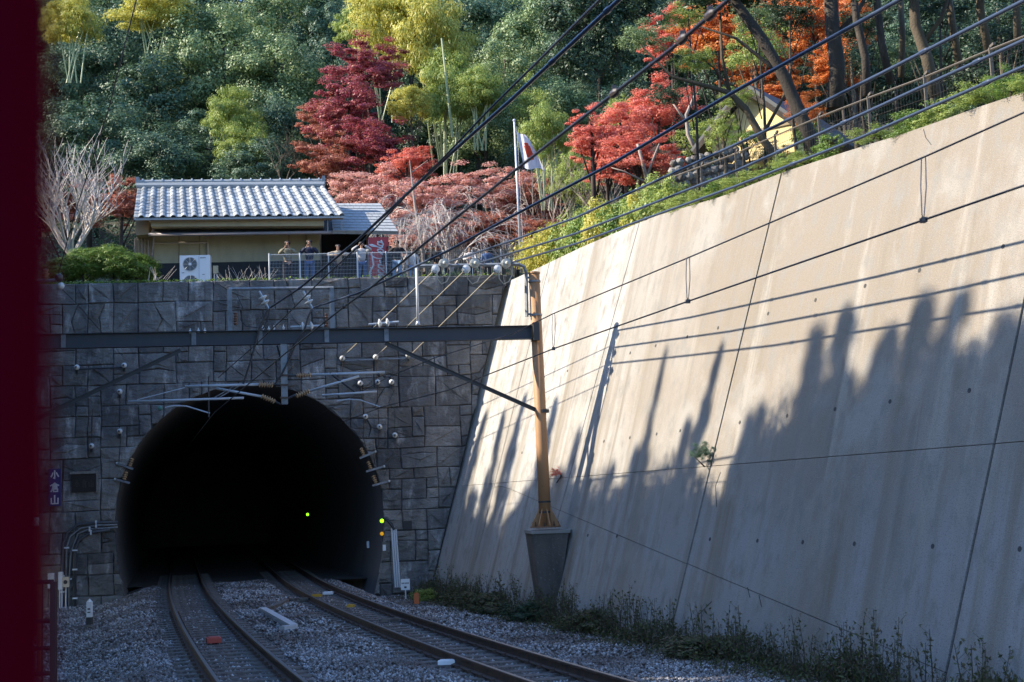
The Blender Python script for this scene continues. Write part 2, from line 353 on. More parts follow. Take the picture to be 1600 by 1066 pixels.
# ------------------------------------------------------------------ tracks
def rail_section(c, side, lat, zoff=0):
    prof = [(-.07, -.165), (.07, -.165), (.07, -.15), (.012, -.135), (.010, -.045), (.034, -.035), (.034, -.004), (-.034, -.004), (-.034, -.035), (-.010, -.045), (-.012, -.135), (-.07, -.15)]
    return [(c[0]+lat[0]*(side*.566+a), c[1]+lat[1]*(side*.566+a), z) for a, z in prof]
for k, lab in (('L', 'left hand railway track curving into the tunnel, red box between its rails'), ('R', 'right hand railway track running beside the sloping concrete wall')):
    t = thing('railway_track', (tc_(k, 20), 20, 0), lab, 'railway track', 'railway tracks')
    Ys = np.concatenate([np.arange(-12, 50, 1.), np.arange(50, 100, 5)])
    for side in (-1, 1):
        b = MB(); h = MB(); rings = []; hr = []
        for Y in Ys:
            d = tdir(k, Y); lat = np.array([d[1], -d[0]]); c = (tc_(k, Y), Y); rings.append(rail_section(c, side, lat))
            hr.append([(c[0]+lat[0]*(side*.566+a), c[1]+lat[1]*(side*.566+a), z) for a, z in ((-.027, -.004), (.027, -.004), (.024, .001), (-.024, .001))])
        for rr, bb in ((rings, b), (hr, h)):
            n = len(rr[0]); bb.add([p for q in rr for p in q], [(i*n+j, i*n+(j+1) % n, (i+1)*n+(j+1) % n, (i+1)*n+j) for i in range(len(rr)-1) for j in range(n)])
        ro = b.build('rail', M_rust, t); h.build('rail_head', M_head, ro)
    sm = MB()
    for s_ in (-1, 1):
        pass
    x_ = [-1.0, -.65, -.35, .35, .65, 1.0]; zt = [-.175, -.166, -.188, -.188, -.166, -.175]
    V = []; 
    for a, z in zip(x_, zt): V += [(a, -.11, z), (a, .11, z), (a, .13, -.33), (a, -.13, -.33)]
    Fs = [(i*4+j, i*4+(j+1) % 4, (i+1)*4+(j+1) % 4, (i+1)*4+j) for i in range(5) for j in range(4)]+[(3, 2, 1, 0), (20, 21, 22, 23)]
    me = bpy.data.meshes.new('sleeper'); me.from_pydata(V, [], Fs); me.materials.append(M_sleeper)
    cl = MB(); Y = 12.
    while Y < 58:
        d = tdir(k, Y); o = bpy.data.objects.new('sleeper', me); link(o, t)
        o.location = (tc_(k, Y)-tc_(k, 20), Y-20, random.uniform(-.008, .006)); o.rotation_euler = (0, 0, math.atan2(-d[0], d[1])+random.uniform(-.01, .01))
        if Y < 36:
            for s_ in (-.566, .566):
                for q in (-.10, .10):
                    c = np.array([tc_(k, Y), Y, -.145])+np.array([d[1], -d[0], 0])*(s_+q); cl.box(c, (.06, .09, .05), (d[1], -d[0], 0), (d[0], d[1], 0))
        Y += .6*d[1]
    cl.build('rail_clips', M_rust, t, kind='stuff')

# ------------------------------------------------------------------ retaining wall
UMAX = 62
def wtop(u):
    tb = [(0, 10.95), (3, 10.87), (7.2, 10.8), (12.3, 10.58), (16.4, 10.2), (19.6, 10.05), (22.4, 9.82), (24.7, 9.6), (26.7, 9.48), (28.4, 9.34), (UMAX, 7.4)]
    return float(np.interp(u, [a for a, _ in tb], [b for _, b in tb]))
def wuv(p):
    q = np.array(p)-RB; return (-(q@RD), q@RU)
wall = thing('retaining_wall', rl(15, -.5), 'tall sloping concrete retaining wall along the right side, crossed by long shadows', 'retaining wall')
b = MB(); us = list(np.arange(-.3, UMAX+.1, 1.5))
for a, c in zip(us[:-1], us[1:]):
    b.add([rl(a, -1.8, -.035), rl(c, -1.8, -.035), rl(c, wtop(c)-.01, -.035), rl(a, wtop(a)-.01, -.035), rl(a, -1.8, -.5), rl(c, -1.8, -.5), rl(c, wtop(c)-.03, -.5), rl(a, wtop(a)-.03, -.5)],
          [(0, 1, 2, 3), (3, 2, 6, 7), (5, 4, 7, 6)])
b.build('wall_core', M_jdark, wall)
J = [-.2, 4.45, 11.1, 19.62, 29.0, 39, 49, UMAX]
slope = [(0, .78, 0, 10.9)]
def jx(i, v):                                                     # vertical joints lean a little
    ln = [0, .055, .165, .10, .09, .05, .05, 0][i]; return J[i]+(v-3.3)*ln*.9
def dline(u): return 3.35-.128*(u-4.4)*1.12                        # slanting pour joint
def panel(i, lower, upper, gapb, gapt, n=8):
    P = []; r = []
    for k in range(n+1):
        f = k/n; L_ = lambda v: jx(i, v)+(.022 if i < 3 else .032); R_ = lambda v: jx(i+1, v)-(.022 if i < 2 else .032)
        u0 = J[i]+(J[i+1]-J[i])*f
        vl = lower(u0)+gapb; vu = upper(u0)-gapt
        uu = L_(vl)+(R_(vl)-L_(vl))*f; P.append(rl(uu, vl))
        uu = L_(vu)+(R_(vu)-L_(vu))*f; r.append(rl(uu, vu))
    poly = P+r[::-1]
    b = MB(); m = n+1; V = P+r+[p-RN*.034 for p in P]+[p-RN*.034 for p in r]
    Fs = [(k, k+1, m+k+1, m+k) for k in range(n)]+[(2*m+k+1, 2*m+k, k, k+1)[::-1] for k in range(n)]+[(m+k, m+k+1, 3*m+k+1, 3*m+k) for k in range(n)]
    Fs += [(0, m, 3*m, 2*m), (n, 2*m+n, 3*m+n, m+n)]
    b.add(V, Fs); return b.build('wall_panel', M_conc, wall, uv=wuv)
for i in range(len(J)-1):
    H = lambda u: 3.33
    low = lambda u: -1.8
    if i == 0: panel(i, H, wtop, .006, -.01); panel(i, low, H, 0, .006)
    elif i in (1, 2, 3):
        dl = lambda u: min(3.2, dline(u))
        panel(i, H, wtop, .007, -.01); panel(i, dl, H, .007, .007); panel(i, low, dl, 0, .007)
    else: panel(i, H, wtop, .007, -.01); panel(i, low, H, 0, .007)
for v, us in ((1.72, [13.4, 15.3, 20.27, 22.3, 24.0, 25.7, 27.9, 29.93, 32, 34, 36]), (4.25, [6.5, 8.3, 13.1, 14.8, 16.4, 17.7, 20.58, 22.54, 24.28, 26.03, 28.19, 30.2, 32.2]), (6.64, [7, 9, 13.6, 15.2, 17, 18.6, 20.9, 22.8, 24.55, 26.24, 28.46, 30.5, 32.4])):
    for u in us:
        b = MB(); o_ = rl(u, v, -.02); b._lathe(o_, RN, [(0, .042), (.026, .042), (.026, .03), (.0, .03)], 12)
        b.add([rl(u+.031*math.cos(k*.628), v+.031*math.sin(k*.628), .006) for k in range(10)], [tuple(range(10))])  # dark disc painted in place of the shade inside the pipe
        b.build('weep_hole', M_jdark, wall)
for pts in ([(1443, 202), (1447, 216), (1455, 226)], [(1120, 792), (1118, 760), (1126, 738)], [(1085, 1000), (1092, 960), (1112, 940)], [(1168, 918), (1172, 934)], [(1186, 930), (1190, 948)]):
    b = MB(); b.tube([rw(x, y, .002) for x, y in pts], .009, 4); b.build('crack', M_jdark, wall)
# ------------------------------------------------------------------ tunnel portal
AC_ = toa(hw(390, 700)); AR = 4.58; AZ = 2.22
def arch_r(th):                                                   # th from +x axis, around (AC_, AZ)
    if math.sin(th) >= 0: return AR
    s_, c_ = -math.sin(th), abs(math.cos(th)); r = AR
    for _ in range(8): r = min((AR-.048*(r*s_)**2)/max(c_, .05), 3.3/max(s_, 1e-3))
    return r
def inside(a, z):
    d = math.hypot(a-AC_, z-AZ); return d < arch_r(math.atan2(z-AZ, a-AC_))
A0 = toa(hw(-22, 600)); 
def aright(z): q = RB+RU*((z-RB[2])/RU[2]); return toa(q)
ZT = 10.52
portal = thing('tunnel_portal', hwl(AC_, -.2), 'dark stone clad tunnel headwall with round black tunnel mouth', 'tunnel')
# core wall: ring strips from the arch out to the rectangle
b = MB(); n = 72; ring = []; outer = []
def outer_pt(th, off):
    c, s = math.cos(th), math.sin(th); ts = []
    zb = -1.5
    if c < -1e-6: ts.append((A0-AC_)/c)
    if s > 1e-6: ts.append((ZT-.03-AZ)/s)
    if s < -1e-6: ts.append((zb-AZ)/s)
    if c > 1e-6: 
        t = 30
        for t in np.arange(1, 30, .02):
            if AC_+c*t > aright(AZ+s*t): break
        ts.append(t)
    t = min(q for q in ts if q > 0); return hwl(AC_+c*t, AZ+s*t, off)
ths = sorted([i/n*2*math.pi-math.pi for i in range(n)]+[math.atan2(ZT-.03-AZ, A0-AC_), math.atan2(ZT-.03-AZ, aright(ZT)-AC_), math.atan2(-1.5-AZ, A0-AC_), math.atan2(-1.5-AZ, aright(-1.5)-AC_)])
n = len(ths)
inn = [hwl(AC_+arch_r(t)*math.cos(t), AZ+arch_r(t)*math.sin(t), -.05) for t in ths]; out_ = [outer_pt(t, -.05) for t in ths]
b.add(inn+out_, [(i, (i+1) % n, n+(i+1) % n, n+i) for i in range(n)]); b.build('wall_core', M_mortar, portal)
b = MB(); b.prism([hwl(A0, ZT-.4, -.05), hwl(aright(ZT)+.2, ZT-.4, -.05), hwl(aright(ZT)+.2, ZT, -.05), hwl(A0, ZT, -.05)], -HN*.5); b.build('wall_top', M_stone, portal)
# tunnel lining
b = MB(); D0 = tdir('L', 48); rings = []
for k, s_ in enumerate([0, .35, 1, 2, 4, 8, 14, 22, 32, 45, 60]):
    rings.append([hwl(AC_+(arch_r(t)-.0)*math.cos(t), AZ+arch_r(t)*math.sin(t), .035)+np.array([D0[0]/D0[1]*s_-(.0), s_, 0]) for t in ths])
b.add([p for q in rings for p in q], [(i*n+j, i*n+(j+1) % n, (i+1)*n+(j+1) % n, (i+1)*n+j) for i in range(len(rings)-1) for j in range(n)]+[tuple((len(rings)-1)*n+j for j in range(n))])  # last face is an unseen end cap, added to keep sky light out
b.build('tunnel_lining', M_lining, portal, smooth=True)
# stones: random squared rubble on a small grid, some split by crooked joints
CW, CH = .43, .36
NA = int((aright(ZT)+1.2-A0)/CW)+1; NZ = int((ZT+1.3)/CH)
ZT0 = ZT-NZ*CH
occ = np.zeros((NA, NZ), bool); polys = []
R = random.Random(11)
order = [(i, j) for j in range(NZ-1, -1, -1) for i in range(NA)]
for i, j in order:
    if occ[i, j]: continue
    opts = [(1, 1), (2, 1), (2, 2), (2, 2), (1, 2), (3, 2), (2, 3), (2, 2), (3, 1), (3, 2), (3, 3)]; R.shuffle(opts)
    for w_, h_ in opts+[(1, 1)]:
        if i+w_ <= NA and j-h_+1 >= 0 and not occ[i:i+w_, j-h_+1:j+1].any(): break
    occ[i:i+w_, j-h_+1:j+1] = True
    x0 = A0+i*CW; x1 = x0+w_*CW; z1 = ZT0+(j+1)*CH; z0 = z1-h_*CH
    if w_*h_ >= 6 and R.random() < .6:                            # crooked joint
        if R.random() < .5:
            c0 = x0+(x1-x0)*R.uniform(.3, .7); c1 = x0+(x1-x0)*R.uniform(.3, .7); cm = ((x0+x1)/2+R.uniform(-.2, .2), z0+(z1-z0)*R.uniform(.35, .65))
            polys += [[(x0, z0), (c0, z0), cm, (c1, z1), (x0, z1)], [(c0, z0), (x1, z0), (x1, z1), (c1, z1), cm]]
        else:
            c0 = z0+(z1-z0)*R.uniform(.3, .7); c1 = z0+(z1-z0)*R.uniform(.3, .7); cm = ((x0+x1)/2+R.uniform(-.2, .2), (z0+z1)/2+R.uniform(-.2, .2))
            polys += [[(x0, z0), (x1, z0), (x1, c1), cm, (x0, c0)], [(x0, c0), cm, (x1, c1), (x1, z1), (x0, z1)]]
    else: polys.append([(x0, z0), (x1, z0), (x1, z1), (x0, z1)])
def densify(p, st=.16):
    o = []
    for k in range(len(p)):
        a = np.array(p[k]); c = np.array(p[(k+1) % len(p)]); n_ = max(1, int(np.linalg.norm(c-a)/st))
        o += [a+(c-a)*q/n_ for q in range(n_)]
    return o
def area(p): return .5*abs(sum(p[i][0]*p[(i+1) % len(p)][1]-p[(i+1) % len(p)][0]*p[i][1] for i in range(len(p))))
PL = [toa(hw(113, 755)), toa(hw(151, 755)), hw(130, 769)[2], hw(130, 741)[2]]
NI = [toa(hw(630, 820)), toa(hw(643.5, 820)), hw(636, 827.5)[2], hw(636, 814)[2]]
def wob(q): return (q[0]+.02*math.sin(q[1]*3.1+q[0]*1.3), q[1]+.018*math.sin(q[0]*2.7+q[1]*.9))
polys = [[wob(q) for q in p] for p in polys]
nst = 0
for p in polys:
    if max(q[1] for q in p) < -.35: continue
    cut = any(inside(*q) for q in p)
    if not cut:
        c = np.mean(p, 0)
        if inside(*c): continue
    if cut:
        if all(inside(*q) for q in p): continue
        q2 = []
        for a, z in densify(p):
            if inside(a, z):
                th = math.atan2(z-AZ, a-AC_); a, z = AC_+(arch_r(th)+.0)*math.cos(th), AZ+arch_r(th)*math.sin(th)
            q2.append((a, z))
        p = [q2[0]]
        for q in q2[1:]:
            if math.hypot(q[0]-p[-1][0], q[1]-p[-1][1]) > .05: p.append(q)
        if area(p) < .05: continue
    p = [(min(a, aright(z)-.02), z) for a, z in p]
    if area(p) < .03: continue
    for (n0, n1, n2, n3) in (NI,):                                # no stone where the dark niche plate goes
        if n0 < np.mean([q[0] for q in p]) < n1 and n2 < np.mean([q[1] for q in p]) < n3: p = None
    if p is None: continue
    c = np.mean(p, 0)
    def ins(d): 
        o = []
        for q in p:
            v = np.array(q)-c; l = np.linalg.norm(v); o.append(c+v*max(.1, (1-d/max(l, .05)*1.0)))
        return o
    pr = R.uniform(.0, .035); rough = R.random() < .45
    a0 = [hwl(q[0], q[1], -.045) for q in ins(.011)]; a1 = [hwl(q[0], q[1], .012+pr) for q in ins(.015)]; 
    a2 = [hwl(q[0], q[1], .035+pr+(R.uniform(-.012, .03) if rough else R.uniform(0, .008))) for q in ins(.06)]
    k = len(p); V = a0+a1+a2; Fs = [(i, (i+1) % k, k+(i+1) % k, k+i) for i in range(k)]+[(k+i, k+(i+1) % k, 2*k+(i+1) % k, 2*k+i) for i in range(k)]
    if rough:                                                     # split-faced: a ledge across the lower part
        cz = c[1]+R.uniform(-.08, .06); V += [hwl(c[0]+R.uniform(-.1, .1), cz, .085+pr), hwl(c[0]+R.uniform(-.05, .05), cz-.05, .035+pr)]
        m1, m2 = 3*k, 3*k+1
        for i in range(k):
            j = (i+1) % k; tgt = m1 if (p[i][1]+p[j][1])/2 > c[1] else m2; Fs.append((2*k+i, 2*k+j, tgt))
            if ((p[i][1]+p[j][1])/2 > c[1]) != ((p[j][1]+p[(j+1) % k][1])/2 > c[1]): Fs.append((2*k+j, m2, m1) if tgt == m1 else (2*k+j, m1, m2))
    else:
        V.append(hwl(c[0], c[1], .045+pr)); Fs += [(2*k+i, 2*k+(i+1) % k, 3*k) for i in range(k)]
    b = MB(); b.add(V, Fs); b.build('stone', M_stone2 if R.random() < (.35 if c[0] > AC_+4 else .08) else M_stone, portal); nst += 1
print('stones', nst, flush=True)
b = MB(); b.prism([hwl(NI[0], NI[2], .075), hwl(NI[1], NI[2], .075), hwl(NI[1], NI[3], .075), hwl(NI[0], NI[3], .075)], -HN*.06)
b.build('niche_shade_plate', M_jdark, portal)  # dark plate stands in for the shade inside the niche

def T_(name, label, cat, mb, mt, group=None, base=None, smooth=False):
    b0 = base if base is not None else np.min(np.array(mb.V), 0)*[0, 0, 1]+np.mean(np.array(mb.V), 0)*[1, 1, 0]
    o = mb.build(name, mt, None, smooth=smooth, base=b0); return tag(o, label, cat, group)
# --- kanji strokes in a unit box
GL = {'sho': [[(.5, .98), (.5, .1)], [(.5, .1), (.38, .16)], [(.27, .72), (.2, .5), (.08, .3)], [(.72, .72), (.82, .52), (.94, .32)]],
      'kura': [[(.5, 1), (.3, .83), (.04, .72)], [(.5, 1), (.7, .83), (.96, .72)], [(.33, .80), (.68, .80)], [(.27, .68), (.76, .68), (.76, .42), (.27, .42), (.27, .68)], [(.27, .55), (.76, .55)], [(.27, .42), (.2, .2), (.08, .04)], [(.36, .30), (.84, .30), (.84, .02), (.36, .02), (.36, .30)]],
      'yama': [[(.5, .98), (.5, .08)], [(.1, .66), (.1, .06), (.9, .06), (.9, .66)]]}
def strokes(mb, gl, O, ex, ez, n, wd, th=.012):
    for st in gl:
        for a, c in zip(st[:-1], st[1:]):
            A = O+ex*a[0]+ez*a[1]; B = O+ex*c[0]+ez*c[1]; d = B-A; l = np.linalg.norm(d); d = d/l; s = np.cross(n, d)
            mb.box((A+B)/2, (l+wd*.9, wd, th), d, s, n)
Z3 = np.array([0, 0, 1.])
s0 = hw(87, 791); sa = toa(s0); zb = s0[2]; zt = hw(87, 733)[2]; wsg = .41
sg = thing('name_sign', hwl(sa, zb, .12), 'narrow blue enamel sign with three white kanji on the headwall', 'sign')
b = MB(); b.prism([hwl(sa-wsg/2, zb, .12), hwl(sa+wsg/2, zb, .12), hwl(sa+wsg/2, zt, .12), hwl(sa-wsg/2, zt, .12)], HN*.025); b.build('board', M_navy, sg)
hh = (zt-zb)/3
for i, k in enumerate(('yama', 'kura', 'sho')):
    b = MB(); strokes(b, GL[k], hwl(sa-.14, zb+hh*i+.07, .152), HE*.28, Z3*(hh-.13), HN, .042); b.build('character', M_white, sg)
pq = thing('name_plaque', hwl((PL[0]+PL[1])/2, PL[2], .1), 'dark bronze name plaque set in the stone right of the blue sign', 'plaque')
b = MB(); b.prism([hwl(PL[0], PL[2], .08), hwl(PL[1], PL[2], .08), hwl(PL[1], PL[3], .08), hwl(PL[0], PL[3], .08)], HN*.05); b.build('plate', M_plaque, pq)
b = MB(); b.hbox(hwl((PL[0]+PL[1])/2, PL[3]+.05, .11), (PL[1]-PL[0]+.1, .12, .09)); b.hbox(hwl(PL[1]+.05, (PL[2]+PL[3])/2, .10), (.07, .1, PL[3]-PL[2]+.1)); b.build('stone_frame', M_stone2, pq)
for i, k in enumerate(('sho', 'kura', 'yama')):
    b = MB(); strokes(b, GL[k], hwl(PL[0]+.10+i*.235, PL[2]+.16, .135), HE*.17, Z3*.25, HN, .026); b.build('character', M_plq2, pq)

# ------------------------------------------------------------------ insulators, cables and boxes on the headwall
def ball(mb, c, r, ax, n=10):
    prof = [(r*math.cos(t), r*math.sin(t)) for t in np.linspace(math.pi, 0, 7)]; mb.lathe(c, ax, [(h, max(q, .002)) for h, q in prof], n)
def ins_prof(L, r, rc, k):
    prof = [(0, rc)]
    for i in range(k):
        a = L*(i+.15)/k; e = L*(i+.55)/k; f_ = L*(i+.85)/k; prof += [(a, rc), (e, r), (f_, rc*1.1)]
    return prof+[(L, rc)]
def ballins(px, py, label, drop=True):
    c = hw(px, py, .30)
    t = thing('wall_insulator', hw(px, py, .08), label, 'insulator', 'white insulators on the headwall')
    b = MB(); ball(b, c, .10, HN, 12); b._lathe(c+HN*.02, HN, [(0, .05), (.09, .05), (.09, .001)], 8); b.build('porcelain_body', M_porc, t, smooth=True)
    b = MB(); b._lathe(hw(px, py, .0), HN, [(0, .03), (.24, .03)], 8); b.hbox(hw(px, py+7, .12), (.07, .1, .12)); b.build('bracket', M_steeld, t)
    b = MB(); ball(b, c+HN*.12, .035, HN, 8); b.build('cap', M_bell, t)
for px, py, l in ((120, 574, 'white insulator at left end of the short bar left of the tunnel'), (194, 571, 'white insulator at right end of the short bar left of the tunnel'),
                  (187, 612, 'white insulator below the short bar, left of the arch'), (187, 674, 'white insulator nearest the arch on its left side'), (143, 697, 'white insulator lowest at left, above the bronze plaque'),
                  (535, 560, 'white insulator at left end of the long bar right of the arch'), (587, 558, 'white insulator in the middle of the long bar right of the arch'), (638, 555, 'white insulator at right end of the long bar right of the arch'),
                  (563, 599, 'left white insulator of the row just below the long bar'), (590, 597, 'middle white insulator of the row just below the long bar'), (612, 597, 'right white insulator of the row just below the long bar'),
                  (571, 651, 'upper left white insulator of three stepping down right of the arch'), (593, 667, 'middle white insulator of three stepping down right of the arch'), (617, 680, 'lower right white insulator of three stepping down right of the arch')):
    ballins(px, py, l)
b = MB(); b.tube([hw(118, 577, .2), hw(196, 574, .2)], .035, 6); T_('wall_bar', 'short dark bar with an insulator at each end, left of the arch', 'bar', b, M_steeld)
b = MB(); b.tube([hw(532, 564, .2), hw(641, 560, .2)], .028, 6); T_('wall_bar', 'long pale bar carrying three insulators, right of the arch', 'bar', b, M_steel)
for pts, lab in ((((535, 563), (536, 590), (562, 596), (569, 648), (568, 685), (574, 706)), 'thin black cable looping down left of three right of the arch'),
                 (((587, 561), (589, 594), (592, 664), (592, 690), (584, 728)), 'thin black cable middle of three right of the arch'),
                 (((638, 558), (613, 575), (616, 610), (607, 630), (617, 640), (617, 676), (617, 700), (600, 745)), 'thin black cable right of three right of the arch'),
                 (((187, 614), (187, 670), (188, 690), (186, 722)), 'thin black cable left of the arch'), (((143, 650), (143, 695), (145, 640)), 'thin black cable above the bronze plaque')):
    b = MB(); b.tube([hw(x, y, .28) for x, y in pts], .014, 5); T_('cable', lab, 'cable', b, M_wire)
def arch_bracket(p0, p1, pi, lab):
    t = thing('arch_bracket', hw(*p0, .1), lab, 'bracket', 'insulator brackets around the arch')
    b = MB(); A, B = hw(*p0, .12), hw(*p1, .2); d = B-A; l = np.linalg.norm(d); d /= l; b.box((A+B)/2, (l, .07, .08), d, np.cross(HN, d), HN); b.build('arm', M_steel, t)
    b = MB(); ball(b, A if p0[0] > 390 else A, .05, HN, 8); b.build('end_cap', M_porc, t)
    b = MB(); c = hw(*pi, .05); ax = np.array([.35 if p0[0] > 390 else -.35, 0, -1.]) if p0[0] > 390 else np.array([-.35, 0, -1.]); b.lathe(c, ax, ins_prof(.30, .085, .04, 4), 10); b.build('insulator', M_brown, t, smooth=False)
arch_bracket((587, 706), (562, 716), (564, 700), 'top bracket with brown insulator on right edge of the arch')
arch_bracket((600, 729), (572, 737), (575, 721), 'middle bracket with brown insulator on right edge of the arch')
arch_bracket((608, 752), (582, 759), (583, 743), 'lowest bracket with brown insulator on right edge of the arch')
arch_bracket((183, 724), (208, 733), (207, 716), 'upper bracket with brown insulator on left edge of the arch')
arch_bracket((180, 749), (203, 755), (198, 737), 'lower bracket with brown insulator on left edge of the arch')
for i, (pts, r, lab, mt) in enumerate((([(184, 816), (150, 817), (122, 820), (106, 832), (99, 850), (97, 900), (97, 955)], .05, 'outermost grey cable turning down the wall left of the tunnel', M_cable),
     ([(184, 820), (150, 821), (125, 826), (110, 838), (104, 856), (103, 950)], .035, 'pale conduit second from left beside the tunnel', M_steel),
     ([(184, 824), (140, 827), (122, 834), (111, 862), (108, 905), (108, 962)], .03, 'thin pale conduit third from left beside the tunnel', M_steel),
     ([(172, 828), (142, 832), (124, 843), (117, 860), (117, 958)], .06, 'thick grey cable nearest the tunnel on its left side', M_cable))):
    b = MB(); b.tube([hw(x, y, .14) for x, y in pts], r, 7); o = T_('wall_cable', lab, 'cable', b, mt, 'cables bent down the headwall left of the tunnel', smooth=True)
    cc = MB()
    for (x, y) in ([pts[1], pts[-2]]+([(97, 925)] if i == 0 else [])+([(117, 890), (117, 935)] if i == 3 else [])): cc.hbox(hw(x, y, .2), (.16 if y > 850 else .05, .06, .05 if y > 850 else .16))
    q = cc.build('clamp', M_conduit, None); q.parent = o; q.location = (-WL[o][0], -WL[o][1], -WL[o][2])
for i, (a, c, lab) in enumerate((((612, 826), (618, 918), 'left one of three white conduits leaning beside the tunnel'), ((615, 823), (621.5, 918), 'middle one of three white conduits leaning beside the tunnel'), ((618.5, 827), (625, 918), 'right one of three white conduits leaning beside the tunnel'))):
    b = MB(); b.tube([hw(*a, .2), hw(*c, .2)], .032, 8); T_('white_conduit', lab, 'conduit', b, M_conduit, 'white conduits right of the tunnel')
b = MB(); b.tube([hw(598, 810, .1), hw(606, 813, .18), hw(613, 822, .2), hw(616, 828, .2)], .05, 8); T_('cable_elbow', 'short black cable bundle feeding the three white conduits', 'cable', b, M_wire)
# signal lamps
def lamp(P, r, mt, lab, ax):
    t = thing('signal_lamp', P, lab, 'signal lamp'); b = MB(); ax = np.array(ax, float); ax /= np.linalg.norm(ax)
    b._lathe(P, ax, [(0, r*1.15), (.10, r*1.15), (.10, r*1.0), (.06, r)], 14); b.build('housing', M_jdark, t)
    b = MB(); b._lathe(P+ax*.062, ax, [(0, r*.98), (.02, r*.8), (.03, .001)], 14); b.build('lens', mt, t, smooth=True)
lamp(hw(597, 814, .1), .07, M_green_l, 'glowing green signal lamp on right edge of the tunnel mouth', (0, -1, 0))
lamp(hw(597, 834, .1), .07, M_amber, 'dim amber signal lamp below the green one at the tunnel edge', (0, -1, 0))
lamp(at(481, 804, 58), .06, M_green_l, 'small green lamp glowing deep inside the dark tunnel', (0, -1, 0))
b = MB(); b.hbox(hw(600.5, 856, .12), (.11, .03, .21)); T_('number_plate', 'small pale plate under the amber lamp at the tunnel edge', 'plate', b, M_white)
b = MB(); b.hbox(hw(575, 851, -.9)+np.array([0.0, 0, 0]), (.09, .03, .24)); T_('number_plate', 'small dim plate on the wall just inside the tunnel', 'plate', b, M_steell)

# boxes on posts, bottom left
def postbox(px, py0, py1, wd, hgt, lab, mt, posts, stripe=None, mark=False):
    c = hw(px, (py0+py1)/2, .55); t = thing('equipment_box', c-Z3*.9, lab, 'box')
    b = MB(); b.hbox(c, (wd, .14, hgt)); b.build('case', mt, t)
    b = MB()
    for dx in posts: b.tube([c+HE*dx-Z3*(hgt/2), np.array([*(c+HE*dx)[:2], -.75])], .02, 6)
    b.build('post', M_conduit, t)
    if stripe: b = MB(); b.hbox(c+HN*.075, (wd+.004, .006, .07)); b.build('stripe', stripe, t)
    if mark: b = MB(); b.prism([c+HN*.072+HE*.07*math.cos(a)+Z3*.07*math.sin(a) for a in np.linspace(0, 6.28, 10)[:-1]], HN*.006); b.build('symbol', M_jdark, t)
postbox(80, 896, 919, .2, .50, 'white box with yellow stripe, leftmost by the headwall foot', M_white, (0,), M_yellow)
postbox(95, 894, 921, .14, .58, 'slim white box in the middle by the headwall foot', M_white, (-.03, .04))
postbox(103, 902, 917, .22, .34, 'cream box with dark emblem in front of the cable runs', mat('cream_paint', (.6, .5, .36), .6), (0,), None, True)
t = thing('marker_post', gz(140, 976, -.5), 'small white marker post with black base on the ballast left of the tunnel', 'marker post')
P = gz(140, 976, -.5); b = MB(); b.box(P+Z3*.10, (.15, .13, .2)); b.build('base', M_jdark, t)
b = MB(); b.box(P+Z3*.40, (.14, .12, .42)); b.lathe(P+Z3*.6, Z3, [(0, .09), (.09, .01)], 4); b.build('post', M_white, t)
b = MB(); b.box(P+Z3*.42+np.array([0, -.064, 0]), (.07, .006, .04)); b.box(P+Z3*.33+np.array([0, -.064, 0]), (.08, .006, .03)); b.build('figures', M_jdark, t)
P = gz(634, 936, -.35); t = thing('white_sign_box', P, 'small white sign board on a post at the foot of the headwall', 'sign')
b = MB(); b.tube([P, P+Z3*.3], .02, 6); b.build('post', M_conduit, t)
b = MB(); b.box(P+Z3*.42, (.26, .03, .32)); b.build('board', M_white, t)
b = MB(); b.box(P+Z3*.34+np.array([0, -.018, 0]), (.07, .006, .05)); [b.box(P+Z3*.46+np.array([dx, -.018, 0]), (.03, .006, .035)) for dx in (-.09, -.045, 0, .045, .085)]; b.build('lettering', M_jdark, t)
P = gz(651, 943, -.4); b = MB(); b.box(P+Z3*.13, (.14, .12, .28)); b.box(P+Z3*.285, (.10, .09, .03)); T_('orange_marker', 'little orange marker block among weeds by the right track', 'marker', b, M_orange)
# things lying on the ballast
def slab(mb, pts, wd, hgt, z=-.12):
    for a, c in zip(pts[:-1], pts[1:]):
        A = gz(*a, z); B = gz(*c, z); d = B-A; l = np.linalg.norm(d); d /= l; mb.box((A+B)/2, (l+wd*.5, wd, hgt), d, np.cross(Z3, d), Z3)
b = MB(); slab(b, [(481, 937), (448, 938), (434, 947), (411, 953)], .16, .1); T_('cable_trough', 'pale concrete cable trough branch leading to the right track', 'cable trough', b, M_sleeper)
b = MB(); slab(b, [(411, 953), (459, 980)], .17, .12, -.10); slab(b, [(459, 980), (443, 982)], .15, .1, -.1); T_('cable_trough', 'white concrete trough lid lying bent between the two tracks', 'cable trough', b, mat('pale_trough', (.5, .5, .5), .8))
P = gz(334, 1000, -.12); d = tdir('L', P[1]); b = MB(); b.box(P, (.28, .42, .09), (d[1], -d[0], 0), (d[0], d[1], 0)); b.box(P+Z3*.05, (.2, .34, .02), (d[1], -d[0], 0), (d[0], d[1], 0))
T_('track_beacon', 'faded red box fixed between the rails of the left track', 'track beacon', b, M_balise)
for (x, y, wd, dp, lab, mt) in ((513, 927, .3, .3, 'white block between the rails of the right track', M_white), (700, 1035, .32, .16, 'white flat piece beside the right track near the picture bottom', M_white),
        (610, 969, .5, .1, 'thin white strip between the rails of the right track', M_sleeper), (495, 931, .3, .12, 'yellow plate by the left rail of the right track', M_yellow), (548, 947, .2, .14, 'small yellow scrap between the rails of the right track', M_yellow), (444, 1, .1, .1, '', None)):
    if mt is None: continue
    P = gz(x, y, -.13); b = MB(); b.box(P, (wd, dp, .06)); b.box(P+Z3*.035, (wd*.8, dp*.8, .02)); T_('track_fitting', lab, 'track fitting', b, mt)

